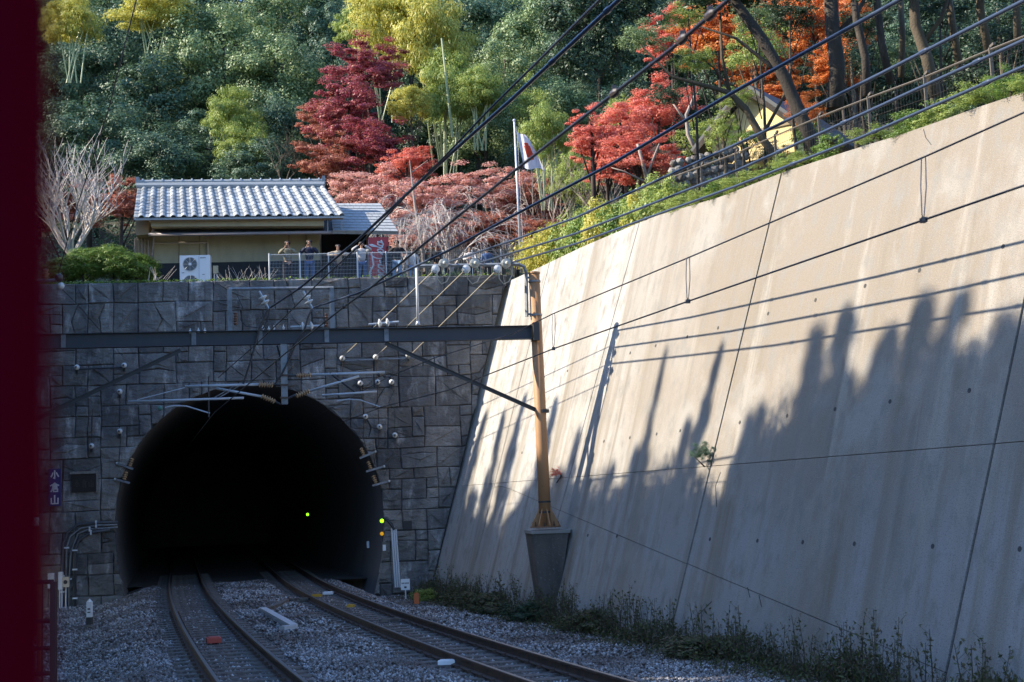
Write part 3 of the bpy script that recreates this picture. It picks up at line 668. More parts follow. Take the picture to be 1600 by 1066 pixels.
# ------------------------------------------------------------------ catenary gantry
def P3(px, py, off=0.): return bm(px, py, off)
# right mast on pier
pier = thing('mast_pier', at(850, 968, 36.3), 'tapered concrete pier against the sloping wall carrying the mast', 'pier')
Yf = 36.15
f1, f2, f3, f4 = at(831, 831, Yf), at(889, 829, Yf), at(866, 990, Yf), at(853, 990, Yf)
b1, b4 = at(820, 829, 37.5), at(842, 975, 37.5)
g2 = f2+np.array([.35, 1.3, 0]); g3 = f3+np.array([.3, 1.3, 0])
b = MB(); b.add([f1, f2, f3, f4, b1, g2, g3, b4], [(0, 3, 2, 1), (4, 5, 6, 7), (0, 1, 5, 4), (1, 2, 6, 5), (0, 4, 7, 3), (3, 7, 6, 2)]); b.build('pier_body', M_pier, pier)
b = MB(); c = (f1+f2+b1+g2)/4
b.add([f1+[-.03, -.03, -.06], f2+[.03, -.03, -.06], g2+[.03, .03, -.06], b1+[-.03, .03, -.06], f1+[-.03, -.03, .02], f2+[.03, -.03, .02], g2+[.03, .03, .02], b1+[-.03, .03, .02]], [(0, 1, 2, 3), (4, 7, 6, 5), (0, 4, 5, 1), (1, 5, 6, 2), (2, 6, 7, 3), (3, 7, 4, 0)])
b.build('pier_cap', mat('pier_cap_concrete', (.24, .23, .21), .9), pier)
mt0 = at(852.5, 824, 36.75); mt1 = at(834.5, 428, 36.75)
mast = thing('catenary_mast', mt0, 'tan painted steel mast standing on the concrete pier', 'mast', 'masts carrying the overhead gantry')
def mp(f_): return mt0+(mt1-mt0)*f_
b = MB(); b.tube([mp(0), mp(.3), mp(1)], [.165, .16, .15], 20); b.build('pole', M_mast, mast, smooth=True)
b = MB(); b._lathe(mp(1), Z3, [(0, .17), (.04, .17), (.07, .05)], 16); b.build('cap', M_mast, mast)
b = MB(); b._lathe(mt0, Z3, [(0, .42), (.035, .42)], 20); b.build('base_plate', mat('rusty_plate', (.2, .1, .05), .8), mast)
for a in range(8):
    th = a*math.pi/4+.3; d = np.array([math.cos(th), math.sin(th), 0]); s_ = np.cross(Z3, d)*.012
    b = MB(); b.prism([mt0+d*.15+Z3*.03-s_, mt0+d*.40+Z3*.03-s_, mt0+d*.40+Z3*.08-s_, mt0+d*.17+Z3*.5-s_], s_*2); b.build('gusset', M_mast, mast)
    b = MB(); th += .39; d = np.array([math.cos(th), math.sin(th), 0]); b._lathe(mt0+d*.35+Z3*.03, Z3, [(0, .03), (.05, .03), (.05, .015), (.12, .015)], 6); b.build('bolt', M_rust, mast)
for f_ in (.055, .095, .83, .965): b = MB(); b._lathe(mp(f_), mt1-mt0, [(0, .172), (.05, .172)], 18); b.build('band', M_steeld if f_ < .5 else M_steel, mast)
# left mast
ml0 = bm(57, 960); ml1 = bm(38, 425)
ml0[2] = -.5
lm = thing('catenary_mast', ml0, 'rust red mast at the left, half hidden by the maroon blur', 'mast', 'masts carrying the overhead gantry')
b = MB(); b.tube([ml0, ml1], .15, 18); b.build('pole', M_mastr, lm, smooth=True)
npz = ml0+(ml1-ml0)*((bm(48, 815)[2]-ml0[2])/(ml1[2]-ml0[2]))
b = MB(); b._lathe(npz-Z3*.12, Z3, [(0, .155), (.22, .155)], 18); b.build('number_band', M_white, lm, smooth=True)
def seg_digit(mb, O, ex, n, code, h=.11, wd=.05, t=.016):
    S = {'a': ((0, 1), (1, 1)), 'b': ((1, 1), (1, .5)), 'c': ((1, .5), (1, 0)), 'd': ((0, 0), (1, 0)), 'e': ((0, .5), (0, 0)), 'f': ((0, 1), (0, .5)), 'g': ((0, .5), (1, .5))}
    for c in code:
        (a, b_), (c_, d_) = S[c]; A = O+ex*a*wd+Z3*b_*h; B = O+ex*c_*wd+Z3*d_*h; d = B-A; l = np.linalg.norm(d); d /= l; mb.box((A+B)/2, (l+t, t, .006), d, np.cross(n, d), n)
b = MB(); nn = np.array([.25, -1, 0]); nn /= np.linalg.norm(nn); ex = np.array([1, .25, 0])/math.hypot(1, .25)
seg_digit(b, npz+nn*.158-Z3*.065-ex*.07, ex, nn, 'bc'); seg_digit(b, npz+nn*.158-Z3*.065+ex*.02, ex, nn, 'afgcde'); b.build('figures', M_navy, lm)
# beam
gan = thing('gantry_beam', bm(440, 525), 'long grey steel H beam spanning both tracks in front of the tunnel', 'gantry')
tl, tr_, bl, br_ = bm(44, 523), bm(838, 509), bm(44, 546), bm(838, 530)
ezb = Z3
def beamz(f_, top): 
    A, B = (tl, tr_) if top else (bl, br_); return A+(B-A)*f_
b = MB()
for (A, B, sgn) in ((tl, tr_, 1), (bl, br_, -1)):
    d = B-A; l = np.linalg.norm(d); d /= l; b.box((A+B)/2-Z3*.008*sgn, (l, .24, .016), d, BN, Z3)
A = (tl+bl)/2; B = (tr_+br_)/2; d = B-A; l = np.linalg.norm(d); d /= l; hb = (tl-bl)[2]
b.box((A+B)/2, (l, .012, hb-.034), d, BN, Z3); b.build('beam', M_web, gan)
for px in (291, 393, 497, 592, 96):
    f_ = (px-44)/(838-44); A = beamz(f_, 1); B = beamz(f_, 0); b = MB(); b.box((A+B)/2+BN*.062, (.12, .012, hb-.034)); b.box((A+B)/2+BN*.03, (.014, .06, hb-.036), BD, BN); b.build('stiffener', M_steel, gan)
for (a, c) in (((281, 545), (40, 660)), ((603, 534), (853, 645))):
    A = bm(*a, .03); B = bm(*c, .03); d = B-A; l = np.linalg.norm(d); d /= l; b = MB(); b.box((A+B)/2, (l, .09, .016), d, BN, np.cross(d, BN)); b.box((A+B)/2-np.cross(d, BN)*.05*(1 if np.cross(d, BN)[2] > 0 else -1), (l, .014, .10), d, BN, np.cross(d, BN)); b.build('knee_brace', M_steeld, gan)
b = MB(); b.box(bm(836, 519, .05), (.16, .42, .5), BD, BN); b.build('mast_clamp', M_steeld, gan)
b = MB(); b._lathe(bm(848, 643)-Z3*.04, Z3, [(0, .18), (.09, .18)], 16); b.build('brace_collar', M_steeld, gan)
b = MB(); A, B = bm(443, 537), bm(445, 632); b.box((A+B)/2+BN*.09, (.17, .014, (A-B)[2]), BD, BN); b.box((A+B)/2-BN*.09, (.17, .014, (A-B)[2]), BD, BN); b.box((A+B)/2+BD*.03, (.012, .166, (A-B)[2]), BD, BN); b.build('drop_post', M_steel, gan)
for y in (587, 602, 622): b = MB(); b.box(bm(444, y), (.22, .26, .04), BD, BN); b.build('bracket_clamp', M_rust, gan)
# drop post braces
for a, c in (((433, 540), (439, 562)), ((459, 538), (449, 563))): b = MB(); b.tube([bm(*a), bm(*c)], .025, 5); b.build('post_brace', M_steeld, gan)
# cantilevers
def rod(px0, px1, r, off=0.): 
    b = MB(); b.tube([bm(*px0, off), bm(*px1, off)], r, 8); return b
def insul(px0, px1, r=.085, k=6, off=0.):
    A, B = bm(*px0, off), bm(*px1, off); b = MB(); L_ = np.linalg.norm(B-A); b.lathe(A, B-A, ins_prof(L_, r, .035, k), 10); return b
can = thing('cantilever', bm(430, 612), 'left overhead line bracket with two brown insulators and pale pipes', 'cantilever', 'overhead line brackets on the centre post')
rod((438, 602), (425, 601), .03).build('rod', M_steeld, can); rod((438, 632), (429, 627), .03).build('rod', M_steeld, can)
insul((427, 602), (404, 601)).build('insulator', M_brown, can); insul((430, 628), (408, 619)).build('insulator', M_brown, can)
rod((404, 601), (289, 604), .036).build('top_pipe', M_steell, can, smooth=True); rod((410, 620), (338, 607), .034).build('stay_pipe', M_steell, can, smooth=True)
rod((381, 622), (200, 628), .032).build('lower_pipe', M_steell, can, smooth=True)
b = MB(); A, B = bm(376, 600), bm(334, 624); d = B-A; l = np.linalg.norm(d); d /= l; s_ = np.cross(d, BN); b.box((A+B)/2+s_*.03, (l, .03, .02), d, BN, s_); b.box((A+B)/2-s_*.03, (l, .03, .02), d, BN, s_); b.build('link', M_steel, can)
b = MB(); b.tube([bm(258, 637), bm(272, 634), bm(292, 635), bm(328, 646)], .02, 6); b.build('registration_arm', M_steell, can); b = MB(); ball(b, bm(250, 638), .07, BD, 8); b.build('arm_clamp', mat('verdigris', (.08, .2, .16), .6), can)
rod((300, 603), (214, 625), .012).build('stay_wire', M_steell, can)
rod((326, 588), (326, 652), .02).build('hanger', M_steeld, can)
can2 = thing('cantilever', bm(455, 600), 'right overhead line bracket with two brown insulators and pale pipes', 'cantilever', 'overhead line brackets on the centre post')
rod((450, 587), (464, 587), .03).build('rod', M_steeld, can2); rod((451, 622), (463, 617), .03).build('rod', M_steeld, can2)
insul((463, 587), (486, 586)).build('insulator', M_brown, can2); insul((462, 619), (484, 611)).build('insulator', M_brown, can2)
rod((486, 586), (601, 582), .036).build('top_pipe', M_steell, can2, smooth=True); rod((484, 611), (561, 588), .034).build('stay_pipe', M_steell, can2, smooth=True)
rod((503, 618), (589, 612), .03).build('lower_pipe', M_steell, can2, smooth=True); rod((515, 583), (554, 612), .03).build('link', M_steeld, can2)
b = MB(); b.tube([bm(526, 627), bm(545, 624), bm(562, 625), bm(594, 636)], .018, 6); b.build('registration_arm', M_steell, can2)
for x, y in ((601, 588), (592, 586), (610, 590)): b = MB(); ball(b, bm(x, y), .05, BD, 6); b.build('clamp', M_bell, can2)
# gantry top frame over the beam
fr = thing('beam_frame', bm(440, 512), 'thin grey rectangular frame standing on the gantry beam', 'frame')
b = MB(); A, B = bm(359, 517, -.35), bm(359, 452, -.35); b.box((A+B)/2, (.12, .1, (B-A)[2]), BD, BN); b.build('upright', M_steel, fr)
b = MB(); A, B = bm(519, 513, -.35), bm(519, 450, -.35); b.box((A+B)/2, (.12, .1, (B-A)[2]), BD, BN); b.build('upright', M_steel, fr)
b = MB(); A, B = bm(358, 452, -.35), bm(521, 450, -.35); b.tube([A, B], .05, 4); b.build('crossbar', M_steel, fr)
for x, y0, y1 in ((368, 488, 508), (510, 490, 511)): insul((x, y1), (x, y0), .06, 5, -.3).build('insulator', mat('rust_insulator', (.15, .07, .04), .6), fr)
def strain(pxs, lab, up_=False):
    (x0, y0), (x1, y1) = pxs; A, B = bm(x0, y0, .05), bm(x1, y1, .05); d = B-A; L_ = np.linalg.norm(d); d /= L_
    t = thing('strain_insulator', A, lab, 'insulator', 'strain insulators on the gantry')
    b = MB(); b.tube([A, A+d*L_*.28], .03, 6); b.build('clevis', M_steell, t); b = MB(); b.tube([A+d*L_*.72, B], .035, 6); b.build('clevis', M_steell, t)
    for f_ in (.36, .62): b = MB(); b._lathe(A+d*L_*f_-d*.04, d, [(0, .03), (.02, .12), (.05, .125), (.09, .05), (.10, .03)], 12); b.build('disc', M_porc, t)
    b = MB(); b.tube([A+d*L_*.25, A+d*L_*.75], .03, 6); b.build('core', M_porc, t)
strain(((454, 511), (506, 509)), 'horizontal white strain insulator lying on the beam above the drop post'); strain(((576, 507), (623, 503)), 'horizontal white strain insulator lying on the beam to the right')
strain(((405, 455), (420, 483)), 'leaning white twin disc insulator at the left feeder end'); strain(((474, 455), (488, 482)), 'leaning white twin disc insulator at the right feeder end')
for x, y in ((297, 517), (310, 516), (320, 516), (411, 512), (420, 513), (428, 512), (443, 511)):
    b = MB(); b._lathe(bm(x, y+4, 0), Z3, [(0, .025), (.06, .04), (.08, .015), (.13, .012)], 8); b.build('bolt', M_porc, gan)
# arm above the right end
arm = thing('mast_outrigger', bm(735, 440), 'bent steel arm at the mast top holding three strain insulators', 'bracket arm')
b = MB(); b.tube([bm(648, 416), bm(735, 414.5), bm(810, 413), bm(819, 417), bm(822, 426), bm(823, 495)], .05, 4); b.build('tube', M_steel, arm)
b = MB(); b.tube([bm(651, 416), bm(653, 508)], .035, 8); b._lathe(bm(653, 508), Z3, [(0, .07), (.1, .04)], 8); b.build('upright', M_pole, arm, smooth=True)
for y in (434, 491): b = MB(); b.tube([bm(823, y), bm(838, y)], .03, 6); b.build('mast_tie', M_steel, arm)

# ------------------------------------------------------------------ overhead wires (each point: picture point of the wire; depth runs evenly in 1/Y)
def wire3(pts, Ya, Yb, ext=0.0):
    D = [0]
    for a, c in zip(pts[:-1], pts[1:]): D.append(D[-1]+math.hypot(c[0]-a[0], c[1]-a[1]))
    out = []
    pp = list(zip(pts, D))
    if ext:
        (x0, y0), (x1, y1) = pts[-2], pts[-1]; L_ = D[-1]; s_ = ext*L_/math.hypot(x1-x0, y1-y0)
        pp.append(((x1+(x1-x0)*s_, y1+(y1-y0)*s_), L_*(1+ext)))
    for (x, y), d in pp:
        iy = 1/Ya+(1/Yb-1/Ya)*d/D[-1]; out.append(at(x, y, 1/iy))
    return out
def wire_obj(name, pts3, r, mt, lab, grp, clamps=()):
    b = MB(); b.tube(pts3, r, 8)
    o = T_(name, lab, 'cable', b, mt, grp, smooth=True, base=pts3[0]); 
    for f_ in clamps:
        k = f_*(len(pts3)-1); i = min(int(k), len(pts3)-2); P = pts3[i]+(pts3[i+1]-pts3[i])*(k-i); d = pts3[i+1]-pts3[i]; d = d/np.linalg.norm(d)
        c = MB(); c.lathe(P-d*.08, d, [(0, r*1.1), (.03, r*1.4), (.13, r*1.4), (.16, r*1.1)], 8); c.build('clamp', mt, o)
    return o
G = 'overhead wires above the tracks'
def Yat(px, py, z): return gz(px, py, z)[1]
Yc = 36.3
ya = Yat(967, 0, 7.8); wire_obj('feeder_cable', wire3([(419, 483), (470, 449), (560, 374), (650, 290), (720, 226), (800, 155), (885, 76), (967, 0)], Yc, ya, .15), .027, M_wireb, 'thick black feeder cable rising steeply from the left disc insulator', G, (.12, .72, .85))
ya = Yat(1405, 0, 7.8); wire_obj('feeder_cable', wire3([(488, 481), (560, 458), (620, 430), (700, 392), (800, 338), (960, 254), (1150, 142), (1405, 0)], Yc, ya, .15), .027, M_wireb, 'thick black feeder cable rising from the right disc insulator to the top edge', G, (.1,))
lef = thing('overhead_line', bm(341, 590), 'thin messenger and contact wires of the left track running into the tunnel', 'overhead line', 'overhead lines of the tracks')
ya = Yat(937, 0, 6.3); b = MB(); b.tube(wire3([(341, 590), (398, 540), (437, 503), (505, 435), (560, 385), (640, 300), (690, 250), (760, 176), (937, 0)], 36.75, ya, .15), .012, 6); b.build('messenger_wire', M_wire, lef, smooth=True)
ya = Yat(1138, 0, 5.2); w2 = wire3([(335, 645), (385, 603), (440, 557), (533, 483), (579, 450), (700, 351), (800, 270), (960, 146), (1050, 76), (1138, 0)], 36.75, ya, .15); b = MB(); b.tube(w2, .013, 6); b.build('contact_wire', M_wire, lef, smooth=True)
for f_ in (8.2, 8.7, 7.0, 3.1):
    i = int(f_); P = w2[i]+(w2[i+1]-w2[i])*(f_-i); d = w2[i+1]-w2[i]; d /= np.linalg.norm(d); c = MB(); c.lathe(P-d*.06, d, [(0, .015), (.03, .028), (.09, .028), (.12, .015)], 8); c.box(P+Z3*.03, (.03, .03, .05)); c.build('wire_clamp', M_bell, lef)
# inside the tunnel the left line goes on
b = MB(); b.tube([bm(335, 645), np.array([tc_('L', 52)+.1, 52, 4.9]), np.array([tc_('L', 70), 70, 4.8])], .012, 5); b.build('contact_wire', M_wire, lef)
rig = thing('overhead_line', bm(600, 600), 'messenger and contact wires of the right track crossing the pale wall', 'overhead line', 'overhead lines of the tracks')
mpts = [(609, 588), (680, 559), (800, 522), (865, 490), (1075, 403), (1443, 246), (1600, 176)]; cpts = [(597, 636), (700, 610), (865, 545), (1075, 471), (1443, 344), (1600, 290)]
ym = Yat(1600, 176, 6.2); yc = Yat(1600, 290, 5.2)
WM = wire3(mpts, 36.75, ym, .3); WC = wire3(cpts, 36.75, yc, .3)
b = MB(); b.tube(WM, .011, 6); b.build('messenger_wire', M_wire, rig, smooth=True); b = MB(); b.tube(WC, .012, 6); b.build('contact_wire', M_wire, rig, smooth=True)
for mi, ci in ((5, 4), (4, 3), (3, 2)):
    A = WM[mi]; B = WC[ci]; b = MB(); e = np.array([.03, 0, 0]); sc_ = .02+.012*(mi-3)
    b.tube([A-e*.8, (A+B)/2-e, B-e*.4+Z3*.06, B], .006, 4); b.tube([A+e*.8, (A+B)/2+e, B+e*.4+Z3*.06, B], .006, 4); b.build('dropper', M_wire, rig)
    b = MB(); b.box(B, (.06, .09, .05)); b.build('dropper_clamp', M_bell, rig)
b = MB(); b.tube([WC[0], np.array([tc_('R', 50), 50, 4.9]), np.array([tc_('R', 70), 70, 4.9])], .011, 5); b.build('contact_wire', M_wire, rig)
b = MB(); b.tube([WM[0], np.array([tc_('R', 50)+.1, 50, 5.4]), np.array([tc_('R', 70), 70, 5.3])], .009, 5); b.build('messenger_wire', M_wire, rig)
for k, (pts, ext, nm) in enumerate((([(700, 410), (800, 376), (900, 340), (1150, 226), (1204, 201), (1381, 113), (1600, 1)], 14.59, 'upper'), ([(748, 411), (900, 365), (1150, 267), (1294, 203), (1600, 63)], 15.93, 'middle'), ([(797, 411), (900, 381), (1150, 291), (1345, 215), (1600, 104)], 17.2, 'lower'))):
    P3s = wire3(pts, 36.7, ext, .3)
    wire_obj('power_cable', P3s, .026, M_wireb, nm+' of the three parallel blue black cables rising along the wall top', 'three parallel cables from the mast arm', [.3, .5, .62, .76])
    x0 = pts[0][0]
    t = thing('cable_termination', bm(x0-5, 412), nm.replace('upper', 'left').replace('middle', 'centre').replace('lower', 'right')+' twin white insulator with looping jumper on the mast arm', 'insulator', 'twin insulators on the mast arm')
    A = P3s[0]; d = P3s[1]-P3s[0]; d /= np.linalg.norm(d); c0 = bm(x0-8, 412)
    b = MB(); b.lathe(c0, d, [(-.02, .05), (.03, .13), (.06, .13), (.09, .06), (.13, .13), (.16, .13), (.19, .06), (.26, .04)], 12); b.build('insulator', mat('grey_porcelain', (.38, .38, .34), .35), t)
    c1 = bm(x0-20, 421); d2 = hw([535, 587, 638][k], 558, .3)-c1; d2 /= np.linalg.norm(d2); b = MB(); b.lathe(c1-d2*.1, d2, [(0, .05), (.04, .12), (.09, .12), (.13, .06), (.2, .09), (.26, .03)], 12); b.build('insulator', M_porc, t)
    b = MB(); pj = [(x0-18, 424), (x0-17, 436), (x0-10, 444), (x0-2, 440), (x0+3, 430), (x0+3, 416)]; b.tube([bm(*q, .08) for q in pj], .016, 6); b.build('jumper', M_wirel, t, smooth=True)
    b = MB(); e_ = hw([535, 587, 638][k], 558, .3); b.tube([c1+d2*.15, e_], .014, 5); T_('tie_wire', ['left', 'middle', 'right'][k]+' pale slanting wire from the mast arm to the headwall', 'cable', b, M_wirel, 'pale slanting wires to the headwall')
# jumper cables down past the beam
for pts, lab, r in (([(419, 483), (412, 498), (405, 514), (399, 538), (390, 570), (380, 600)], 'dark jumper cable hanging from the left feeder to the bracket', .03), ([(487, 483), (481, 497), (477, 512), (461, 540), (453, 560), (440, 585), (429, 601)], 'dark jumper cable hanging from the right feeder to the bracket', .028),
        ([(422, 480), (418, 500), (411, 514)], 'second dark jumper cable beside the left feeder end', .02), ([(371, 462), (379, 480), (376, 500), (384, 510), (402, 512)], 'thin loop of cable inside the frame on the beam', .012)):
    b = MB(); b.tube([bm(x, y, .14) for x, y in pts], r, 6); T_('jumper_cable', lab, 'cable', b, M_wire if 'thin' in lab else M_steeld, 'jumper cables at the beam')
# thin sagging wires near left end
b = MB(); b.tube([at(213, 0, 22), at(190, 90, 24), at(170, 170, 26), at(118, 330, 31), at(90, 432, 34.8)], .012, 5); T_('span_wire', 'thin black wire coming down from the top edge at the left', 'cable', b, M_wire)
t = thing('side_insulator', bm(70, 438), 'dark and white bell insulator on short arm at the left mast top', 'insulator')
b = MB(); b.tube([bm(40, 440), bm(88, 438)], .045, 8); b.build('arm', M_steel, t)
b = MB(); b.lathe(bm(72, 438), Z3, [(0, .03), (.08, .10), (.1, .04), (.18, .09), (.2, .04), (.28, .07), (.3, .02)], 10); b.build('ribbed_insulator', M_brown, t)
b = MB(); ball(b, bm(92, 434, .1), .11, BN, 10); b.build('bell', M_bell, t, smooth=True); b = MB(); ball(b, bm(95, 447, .12), .10, BN, 10); b.build('bell', M_porc, t, smooth=True)
b = MB(); b.tube([bm(95, 450), bm(120, 475), hw(195, 560, .2)], .012, 5); T_('tie_wire', 'thin dark wire from the left mast insulator to the headwall', 'cable', b, M_wire)

# ------------------------------------------------------------------ terrain
def terr(x, y):
    if y > headwall_y(x)-1:
        z = 10.33+max(0, min(y, 104)-59)*.36+max(0, y-104)*1.1
        if x > 6: z += min((x-6)*.10, 3)
        return z+.25*math.sin(x*.7)*math.cos(y*.6)*(1 if y > 58 else 0)
    return 10.3
hm = MB(); xs = np.arange(-75, 86, 2.); ys0 = [0, 1.5, 4, 7, 10.5, 13, 16, 20, 25, 30, 36, 43, 50, 57, 66, 80]
V = []
for t_ in ys0:
    for x in xs:
        y = headwall_y(x)+.45+t_; V.append((x, y, terr(x, y)+(random.uniform(-.4, .4) if t_ > 13 else 0)))
nx = len(xs); hm.add(V, [(j*nx+i, j*nx+i+1, (j+1)*nx+i+1, (j+1)*nx+i) for j in range(len(ys0)-1) for i in range(nx-1)])
hm.build('hillside', M_soil, smooth=True, kind='structure')
def right_terr(u, d):                                             # d metres behind the wall top edge
    return rl(u, wtop(u))[2]-.06+max(0, d-1)*.12
hm = MB(); us = np.arange(-1, UMAX, 2.); ds = [.1, 1, 2.5, 5, 9, 15, 25, 40]; V = []
RH = np.array([-RN[0], -RN[1], 0]); RH /= np.linalg.norm(RH)
for u in us:
    for d_ in ds: q = rl(u, wtop(u))+RH*d_; V.append((q[0], q[1], right_terr(u, d_)))
nd = len(ds); hm.add(V, [(i*nd+j, i*nd+j+1, (i+1)*nd+j+1, (i+1)*nd+j) for i in range(len(us)-1) for j in range(nd-1)])
hm.build('slope_ground', M_soil, smooth=True, kind='structure')
def left_z(x, y): return -.6+max(0, (-16.6-x))*1.0*min(1, max(.2, (60-y)/12))
hm = MB(); xs = np.arange(-60, -16, 2.); ys_ = np.arange(-16, 49.5, 2.5); V = [(x, min(y, headwall_y(x)+.4), left_z(x, y)+random.uniform(-.2, .2)) for y in ys_ for x in xs]; nx = len(xs)
hm.add(V, [(j*nx+i, j*nx+i+1, (j+1)*nx+i+1, (j+1)*nx+i) for j in range(len(ys_)-1) for i in range(nx-1)]); hm.build('bank_ground', M_soil, smooth=True, kind='structure')

# ------------------------------------------------------------------ foliage
def leaf_cards(P, Nn, size, aspect, r, droop=None):
    n = len(P); a = r.normal(size=(n, 3)); 
    if droop is not None: a = a*.45+np.array(droop)
    a -= Nn*np.sum(a*Nn, 1, keepdims=True); a /= np.linalg.norm(a, axis=1, keepdims=True)+1e-9
    b = np.cross(Nn, a); L_ = size*(.6+.8*r.random(n))[:, None]; W_ = L_*aspect
    V = np.stack([P-a*L_*.5, P+b*W_*.5-a*L_*.05, P+a*L_*.5, P-b*W_*.5-a*L_*.05], 1).reshape(-1, 3)
    return V, np.arange(4*n).reshape(n, 4)
def crown_mesh(name, seed, ncl, nl, cr, leaf, aspect=.6, flat=1., shell=.55, droop=None, shape='round', upb=.5):
    r = np.random.default_rng(seed); Ps = []; Ns = []
    for k in range(ncl):
        while True:
            q = r.normal(size=3); q /= np.linalg.norm(q); rad = shell+(1-shell)*r.random()
            if shape == 'round' and q[2] < -.75: continue
            break
        c = q*rad
        if shape == 'cone': h = r.random()**1.3; th = r.random()*6.28; rr = (1-h)*(.5+.5*r.random()); c = np.array([rr*math.cos(th), rr*math.sin(th), h*2-1])
        if shape == 'plume':                                      # bamboo: arching plumes from a common foot
            th = (k % 9)/9*6.28+r.random()*.5; h = r.random(); c = np.array([math.cos(th)*(.15+h**1.5*.75), math.sin(th)*(.15+h**1.5*.75), -1+2*(h**.7)*(1-.12*h)])
        m_ = int(nl*(.6+.8*r.random())); crr = cr*(.6+.8*r.random())
        d = r.normal(size=(m_, 3)); d /= np.linalg.norm(d, axis=1, keepdims=True); rr = crr*(r.random((m_, 1))**.45)
        off = d*rr*np.array([1, 1, flat]); Ps.append(c+off)
        nn = d*1.0+c*.5+np.array([0, 0, upb])+r.normal(size=(m_, 3))*.42; Ns.append(nn/np.linalg.norm(nn, axis=1, keepdims=True))
    P = np.concatenate(Ps); Nn = np.concatenate(Ns); V, Fq = leaf_cards(P, Nn, leaf, aspect, r, droop)
    return fast_mesh(name, V, Fq, None)
CR = {}
for i in range(3):
    CR['ever', i] = crown_mesh('crown', 100+i, 95, 250, .24, .052, .5, .75, .5)
    CR['maple', i] = crown_mesh('crown', 120+i, 100, 190, .20, .040, .8, .34, .22, upb=.8)
    CR['bamboo', i] = crown_mesh('crown', 140+i, 100, 210, .27, .085, .26, .55, .35, droop=(0, 0, -1.0), upb=.5)
    CR['cedar', i] = crown_mesh('crown', 160+i, 130, 90, .20, .075, .5, .6, shape='cone')
    CR['bush', i] = crown_mesh('crown', 180+i, 40, 90, .34, .11, .5, .8, .4)
    CR['hedge', i] = crown_mesh('crown', 210+i, 150, 150, .24, .065, .5, .8, .8)
    CR['loose', i] = crown_mesh('crown', 190+i, 60, 90, .24, .07, .5, .7, .3)
def trunk_mb(base, top, crown_c, rad, r0, nl=5, seed=0):
    r = random.Random(seed); b = MB(); base = np.array(base); top = np.array(top); mid = (base+top)/2+np.array([r.uniform(-.2, .2), r.uniform(-.2, .2), 0])
    b.tube([base, mid, top], [r0*1.15, r0*.85, r0*.35], 7)
    for k in range(nl):
        f_ = .45+.5*k/nl; s = base+(top-base)*f_; th = r.uniform(0, 6.28); e = np.array(crown_c)+np.array([math.cos(th)*rad[0]*.7, math.sin(th)*rad[1]*.7, r.uniform(-.3, .5)*rad[2]])
        b.tube([s, (s+e)/2+np.array([0, 0, .1*rad[2]]), e], [r0*.4, r0*.25, r0*.08], 5)
    return b
tcount = [0]
def tree(kind, c, rad, mt, lab, name='tree', cat='tree', grp=None, bark=None, basez=None, r0=.16, trunk=True, lean=0):
    c = np.array(c, float); tcount[0] += 1; k = tcount[0]
    bz = basez if basez is not None else terr(c[0], c[1])
    base = np.array([c[0]+lean, c[1], min(bz, c[2]-rad[2]*.5)])
    t = thing(name, base, lab, cat, grp)
    me = CR[kind, k % 3]; o = bpy.data.objects.new('crown', me)
    if not me.materials: me.materials.append(mt)
    o.material_slots[0].link = 'OBJECT'; o.material_slots[0].material = mt
    link(o, t); o.location = [float(q) for q in (c-base)]; o.scale = [float(q) for q in rad]; o.rotation_euler = (random.uniform(-.12, .12), random.uniform(-.12, .12), random.uniform(0, 6.28) if abs(rad[0]-rad[1]) < .6 else random.choice((0, math.pi)))
    if trunk: trunk_mb(base, c+np.array([0, 0, rad[2]*.45]), c, rad, r0, 5, k).build('trunk', bark or M_bark, t, smooth=True)
    return t
def tpx(kind, px, py, Y, rx, rz, mt, lab, **kw):                  # rx, rz in picture pixels
    s = F/Y; c = at(px, py, Y); return tree(kind, c, (rx/s, rx/s*.9, rz/s), mt, lab, **kw)
E_ = 'evergreen trees on the hill'
